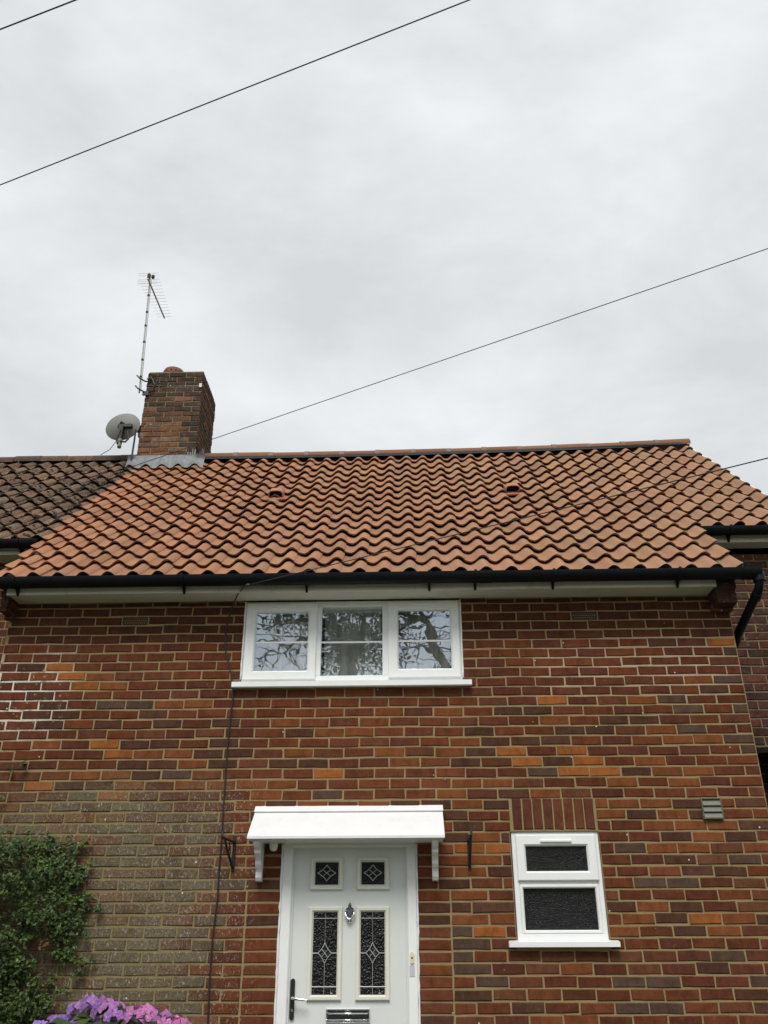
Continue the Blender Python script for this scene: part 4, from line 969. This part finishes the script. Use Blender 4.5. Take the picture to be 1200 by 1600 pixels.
# ------------------------------------------------------------------ plants
def leaf_quads(mb, p, nrm, size, col, fold=.25, aspect=.62):
    n = Vector(nrm).normalized(); a = n.orthogonal().normalized(); a = (Matrix.Rotation(random.uniform(0, 6.283), 3, n) @ a); b = n.cross(a); p = Vector(p)
    w = size*aspect
    mb.add([p-a*size*.5, p+b*w*.5+n*size*fold*.4, p+a*size*.55-n*size*.12, p-b*w*.5+n*size*fold*.4], [(0,1,2),(0,2,3)], col)
ivl = Vector((-5.3, -.12, 0))
iv = thing('climbing_shrub', 'dense green small-leaved shrub climbing the wall at the left edge', 'shrub', ivl)
GREENS = [(.036,.062,.016), (.048,.082,.020), (.062,.104,.025), (.028,.049,.014), (.078,.125,.033), (.050,.082,.027)]
def edge(z):      # right-hand outline of the shrub in wall x
    pts = [(0,-4.75),(1.1,-5.02),(1.28,-4.97),(1.40,-4.96),(1.45,-5.02),(1.55,-4.93),(1.62,-4.90),(1.70,-4.80),(1.9,-4.82),(2.02,-4.86),(2.1,-4.90),(2.19,-4.98),(2.26,-5.12),(2.30,-5.3)]
    for i in range(len(pts)-1):
        if pts[i][0] <= z <= pts[i+1][0]:
            t = (z-pts[i][0])/(pts[i+1][0]-pts[i][0]); return pts[i][1]+t*(pts[i+1][1]-pts[i][1])
    return -6
fo = MB(); clumps = []
for _ in range(1650):
    z = random.uniform(.15, 2.28); xe = edge(z); x = random.uniform(-6.5, xe); 
    d = min(1, (xe-x)/.5); th_ = .05+.26*d*random.random()+.12*d
    if 1.38 < z < 1.66 and -5.12 < x < -4.95 and random.random() < .9: continue
    clumps.append((Vector((x, -th_*random.uniform(.5, 1.0), z)), random.uniform(.035, .08), random.random()))
for (px_, py_, n_) in ((130,1320,5),(118,1328,6),(100,1326,6),(150,1418,3),(135,1416,5),(140,1502,2),(120,1500,4),(100,1495,6),(85,1490,6),(40,1190,1),(25,1197,1),(8,1205,1),(3,1245,2),(60,1318,5),(30,1325,5),(128,1360,4),(120,1372,5),(110,1480,4),(45,1306,3),(15,1300,3),(136,1352,2),(142,1405,2),(128,1440,3),(133,1460,2),(118,1520,3),(96,1545,3),(85,1575,3),(110,1310,3),(82,1312,3)):
    for _ in range(n_):
        p = on_y(px_+random.gauss(0, 5), py_+random.gauss(0, 4), -.05); clumps.append((p, .022, random.random()))
for c, r, tone in clumps:
    nl = int(19*(r/.05)**1.6)+3; base = GREENS[int(tone*5.99)] if random.random() > .015 else (.16, .09, .04)
    for _ in range(nl):
        d = Vector((random.gauss(0, 1), random.gauss(0, .8), random.gauss(0, .8))).normalized()*r*random.uniform(.3, 1.15)
        p = c+d
        if p.y > -.008: p.y = -.008-random.random()*.02
        k = random.uniform(.75, 1.6)
        if random.random() < .10: k *= 1.9
        leaf_quads(fo, p, d+Vector((0, -.05, .05)) if d.length > 0 else (0,-1,0), random.choice((random.uniform(.015, .026), random.uniform(.022, .040))), tuple(x*k for x in base))
fo.build('foliage', M['leaf'], iv)
tw = MB()
for _ in range(46):
    x = random.uniform(-6.2, -5.0); z = random.uniform(.2, 1.6); p = Vector((x, -.03, z)); pts = [p.copy()]
    dx = random.uniform(-.1, .25)
    for k in range(5): p = p+Vector((dx*.4+random.uniform(-.05,.05), random.uniform(-.04,.02), random.uniform(.05,.14))); p.y = min(-.012, p.y); p.x = min(p.x, edge(min(2.25, p.z))-.01); pts.append(p.copy())
    tw.tube(pts, [.006*(1-.12*k) for k in range(6)], 5)
for a in (((0,1200),(22,1197),(45,1186)), ((60,1318),(95,1326),(130,1312)), ((95,1500),(125,1500),(142,1508)), ((20,1318),(38,1308),(50,1302))): tw.tube([on_y(x, y, -.03) for x, y in a], .003, 5)
tw.tube([(-5.5,-.06,0),(-5.45,-.05,.4),(-5.5,-.04,.9),(-5.4,-.05,1.5)], [.03,.025,.02,.012], 7)
tw.build('stem', M['bush_wood'], iv)

HY = -1.55
hl = Vector((-4.05, HY, 0)); hy = thing('hydrangea', 'hydrangea with purple and pink flower heads at the bottom left', 'shrub', hl)
heads = [(78,1604,.07,0),(104,1598,.08,.05),(133,1580,.085,.12),(152,1567,.07,.3),(170,1576,.07,.42),(188,1584,.06,.38),(205,1590,.07,.62),(222,1583,.08,.8),(240,1584,.07,.7),(258,1590,.065,.6),(272,1596,.06,.85),(284,1601,.06,.9),(118,1612,.09,.1),(190,1618,.09,.5)]
hs = MB()
for (x, y, r, k) in heads:
    c = on_y(x-5, y+7, HY+random.uniform(-.12, .12)); r *= .82; fh = MB()
    a = Vector((.27, .16, .56)); b = Vector((.62, .20, .50))
    for i in range(14):
        g = i*2.39996+random.gauss(0,.35); q = math.sqrt((i+.5)/14); zz = math.cos(q*1.45); rr = math.sin(q*1.45)
        d = Vector((rr*math.cos(g), rr*math.sin(g), zz)); p = c+Vector((d.x*r*1.15, d.y*r*1.15, d.z*r*.7))+Vector((random.gauss(0,.006), random.gauss(0,.006), random.gauss(0,.008)))
        n = (d+Vector((random.uniform(-.5,.5), random.uniform(-.9,.1), random.uniform(-.4,.3)))).normalized(); u = n.orthogonal().normalized(); u = Matrix.Rotation(random.random()*6, 3, n) @ u; v = n.cross(u)
        kk = min(1, max(0, k+random.gauss(0, .13))); base = a.lerp(b, kk)*random.uniform(.75, 1.25); sz = random.uniform(.019, .028)
        for w in range(4):
            e = (u if w % 2 == 0 else v)*(1 if w < 2 else -1); f = (v if w % 2 == 0 else u)
            fh.add([p+n*.002, p+e*sz*.6+f*sz*.55+n*.004, p+e*sz*1.15+n*.001, p+e*sz*.6-f*sz*.55+n*.004], [(0,1,2,3)], tuple(base*random.uniform(.9, 1.1)))
        fh.add([p+n*.003+u*.003, p+n*.003+v*.003, p+n*.006-u*.003], [(0,1,2)], (.5,.5,.35))
        if random.random() < .12: fh.add([p+n*.004+u*.006, p+n*.008+v*.006, p+n*.006-u*.006], [(0,1,2)], (.45,.47,.36))
    fh.build('flower_head', M['petal'], hy, org=c)
    hs.tube([c, c+Vector((random.uniform(-.03,.03), random.uniform(-.02,.02), -.25)), Vector((c.x*.6+hl.x*.4, HY, .55)), Vector((hl.x+random.uniform(-.12,.12), HY+random.uniform(-.1,.1), 0))], [.003,.004,.006,.008], 6)
o = hs.build('stem', M['stem'], hy); o['kind'] = 'stuff'
hf = MB()
for _ in range(640):
    g = random.random()*6.283; rr = math.sqrt(random.random()); x = hl.x+.50*rr*math.cos(g); yy = HY+.36*rr*math.sin(g); zt = 1.315-.17*rr*rr
    z = random.uniform(.25, zt) if random.random() < .5 else zt-random.random()*.10
    p = Vector((x, yy, z)); n = Vector((math.cos(g)*.4*rr, math.sin(g)*.4*rr-.15, .9))+Vector((random.gauss(0,.25), random.gauss(0,.25), 0)); n.normalize()
    a = Vector((math.cos(g), math.sin(g), random.uniform(-.5,.1))).normalized(); a = (a-n*a.dot(n)).normalized(); b = n.cross(a); L = random.uniform(.08, .13); W = L*.36
    col = tuple(x_*random.uniform(.7,1.3) for x_ in random.choice([(.035,.07,.02), (.05,.095,.026), (.03,.055,.018)]))
    vs = [p, p+a*L*.35+b*W*.85+n*.012, p+a*L*.35-n*.002, p+a*L*.35-b*W*.85+n*.012, p+a*L*.7+b*W*.7+n*.006, p+a*L*.7-n*.006, p+a*L*.7-b*W*.7+n*.006, p+a*L-n*.02]
    hf.add(vs, [(0,1,2),(0,2,3),(1,4,5,2),(2,5,6,3),(4,7,5),(5,7,6)], col)
hf.build('foliage', M['leaf'], hy)

# ------------------------------------------------------------------ what the upstairs panes mirror: trees and wires across the road
def mir(x, y, Y):
    d = ray(x, y); p = CAM+d*((-CAM.y+Y)/d.y); return Vector((p.x, -p.y, p.z))     # the point at y = -Y that a pane shows at pixel x, y
def tree(loc, lab, limbs, crown, ntw, size, greens):
    t = thing('tree', lab, 'tree', loc, 'trees across the road'); tr = MB()
    for pts, rs in limbs:
        tr.tube(pts, rs, 8)
        for i in range(1, len(pts)):
            if pts[i].z < 4: continue
            for _ in range(ntw):
                q = pts[i-1].lerp(pts[i], random.random()); d = Vector((random.gauss(0, 1), random.gauss(0, .4), random.gauss(.1, .8))).normalized(); L = random.uniform(.35, 1.1); w = [q]
                for k in range(4): d = (d+Vector((random.gauss(0,.4), 0, random.gauss(0,.4)))).normalized(); w.append(w[-1]+d*L/4)
                tr.tube(w, [.018, .014, .010, .007, .004], 4)
                if random.random() < .5: tr.tube([w[2], w[2]+Vector((random.gauss(0,.25), 0, random.gauss(0,.25))), w[2]+Vector((random.gauss(0,.4), 0, random.gauss(.1,.3)))], [.009, .007, .003], 4)
    lf = MB()
    for (c, r, n) in crown:
        for _ in range(n):
            q = Vector(c)+Vector((random.gauss(0, 1)*r, random.gauss(0, .7)*r, random.gauss(0, .7)*r))
            for __ in range(7):
                leaf_quads(lf, q+Vector((random.gauss(0,.1), random.gauss(0,.1), random.gauss(0,.1))), (random.gauss(0,1), random.gauss(0,1), random.gauss(0,1)+.3), random.uniform(.05, .12)*size, tuple(x*random.uniform(.6,1.3) for x in random.choice(greens)))
            tr.tube([q, q+Vector((random.gauss(0,.25), random.gauss(0,.2), random.gauss(0,.2)))], .008, 4)
    tr.build('trunk', M['bark'], t); lf.build('crown', M['leaf'], t)
TY = 12.0; m3 = lambda x, y, Y=TY: mir(340+x/2.857, 900+y/2.857, Y)
b0 = m3(1110, 470); base = Vector((b0.x+.6, -TY-.2, 0))
G2 = [(.04,.065,.02), (.055,.085,.025), (.03,.05,.016)]
limbs = [([base, Vector((b0.x+.4, -TY, 3.0)), m3(1090, 470), m3(1020, 400), m3(985, 350), m3(965, 300), m3(955, 250), m3(935, 205), m3(905, 185), m3(870, 188), m3(835, 215), m3(805, 262), m3(770, 330)], [.28,.24,.19,.15,.13,.12,.115,.105,.085,.065,.05,.035,.02]),
         ([m3(1090, 470), m3(1075, 330), m3(1060, 200), m3(1040, 90), m3(1000, 0)], [.16,.13,.11,.08,.04]),
         ([m3(935, 205), m3(900, 150), m3(850, 110), m3(780, 60)], [.07,.05,.04,.02]),
         ([m3(985, 350), m3(930, 330), m3(890, 290), m3(900, 330)], [.05,.035,.025,.01]),
         ([m3(870, 188), m3(820, 165), m3(760, 175), m3(690, 150)], [.05,.04,.03,.02])]
crown = [(m3(830, 95), .16, 14), (m3(1010, 120), .12, 5), (m3(720, 160), .35, 40), (m3(1060, 20), .5, 30), (m3(920, -20), .4, 30), (m3(800, 20), .35, 24), (m3(1010, 440), .25, 14), (m3(820, 370), .12, 6)]
tree(tuple(base), 'tree with a curved bough across the road, mirrored in the right upstairs pane', limbs, crown, 2, 1.0, G2)
b1 = m3(560, 560, 13.5); base1 = Vector((b1.x, -13.6, 0))
mm = lambda x, y: m3(x, y, 13.5)
limbs = [([base1, mm(575, 520), mm(585, 400), mm(560, 300), mm(520, 210), mm(490, 120)], [.26,.2,.17,.13,.09,.05]),
         ([mm(585, 400), mm(640, 290), mm(650, 200), mm(640, 100)], [.14,.11,.08,.05]),
         ([mm(560, 300), mm(470, 290), mm(390, 270), mm(330, 300), mm(270, 310)], [.08,.06,.04,.025,.015]),
         ([mm(520, 210), mm(440, 200), mm(370, 190), mm(300, 210), mm(250, 200)], [.07,.05,.04,.025,.015]),
         ([mm(330, 300), mm(300, 350), mm(240, 340), mm(190, 370)], [.03,.025,.015,.01])]
crown = [(mm(540, 130), .5, 60), (mm(620, 200), .6, 90), (mm(690, 260), .5, 80), (mm(570, 300), .5, 70), (mm(640, 380), .5, 80), (mm(500, 260), .35, 40), (mm(520, 400), .4, 40), (mm(330, 150), .3, 20), (mm(290, 175), .18, 10), (mm(250, 205), .15, 7), (mm(385, 215), .15, 8), (mm(600, 60), .6, 40)]
tree(tuple(base1), 'leafy tree across the road, mirrored in the middle pane of the upstairs window', limbs, crown, 4, 1.0, G2)
hgb = Vector((-3, -22, 0)); hg = MB()
for _ in range(2600):
    x = random.uniform(-16, 12); zt = 4.7+1.1*math.sin(x*.9)+.7*math.sin(x*2.3+1)+random.gauss(0, .3); q = Vector((x, -22+random.gauss(0, .7), random.uniform(0, 1)**.6*zt))
    for __ in range(6): leaf_quads(hg, q+Vector((random.gauss(0,.25), random.gauss(0,.2), random.gauss(0,.22))), (random.gauss(0,1), 1, random.gauss(0,1)), random.uniform(.2, .4), tuple(v*random.uniform(.6,1.3) for v in random.choice(G2)))
o = hg.build('tree_belt', M['leaf'], None, org=hgb); tag(o, 'low belt of trees beyond the road, mirrored at the foot of the upstairs panes', 'trees'); o['kind'] = 'stuff'
for i, (yy, lab) in enumerate(((205, 'uppermost of the wires mirrored in the left upstairs pane'), (262, 'middle one of the wires mirrored in the left upstairs pane'), (292, 'lowest of the wires mirrored in the left upstairs pane'))):
    a, b = m3(170, yy, 9.2+.4*i), m3(410, yy+6, 9.2+.4*i); cable('street_wire', lab, [a+(a-b)*8, b+(b-a)*8], .012, grp='street wires mirrored in the window')
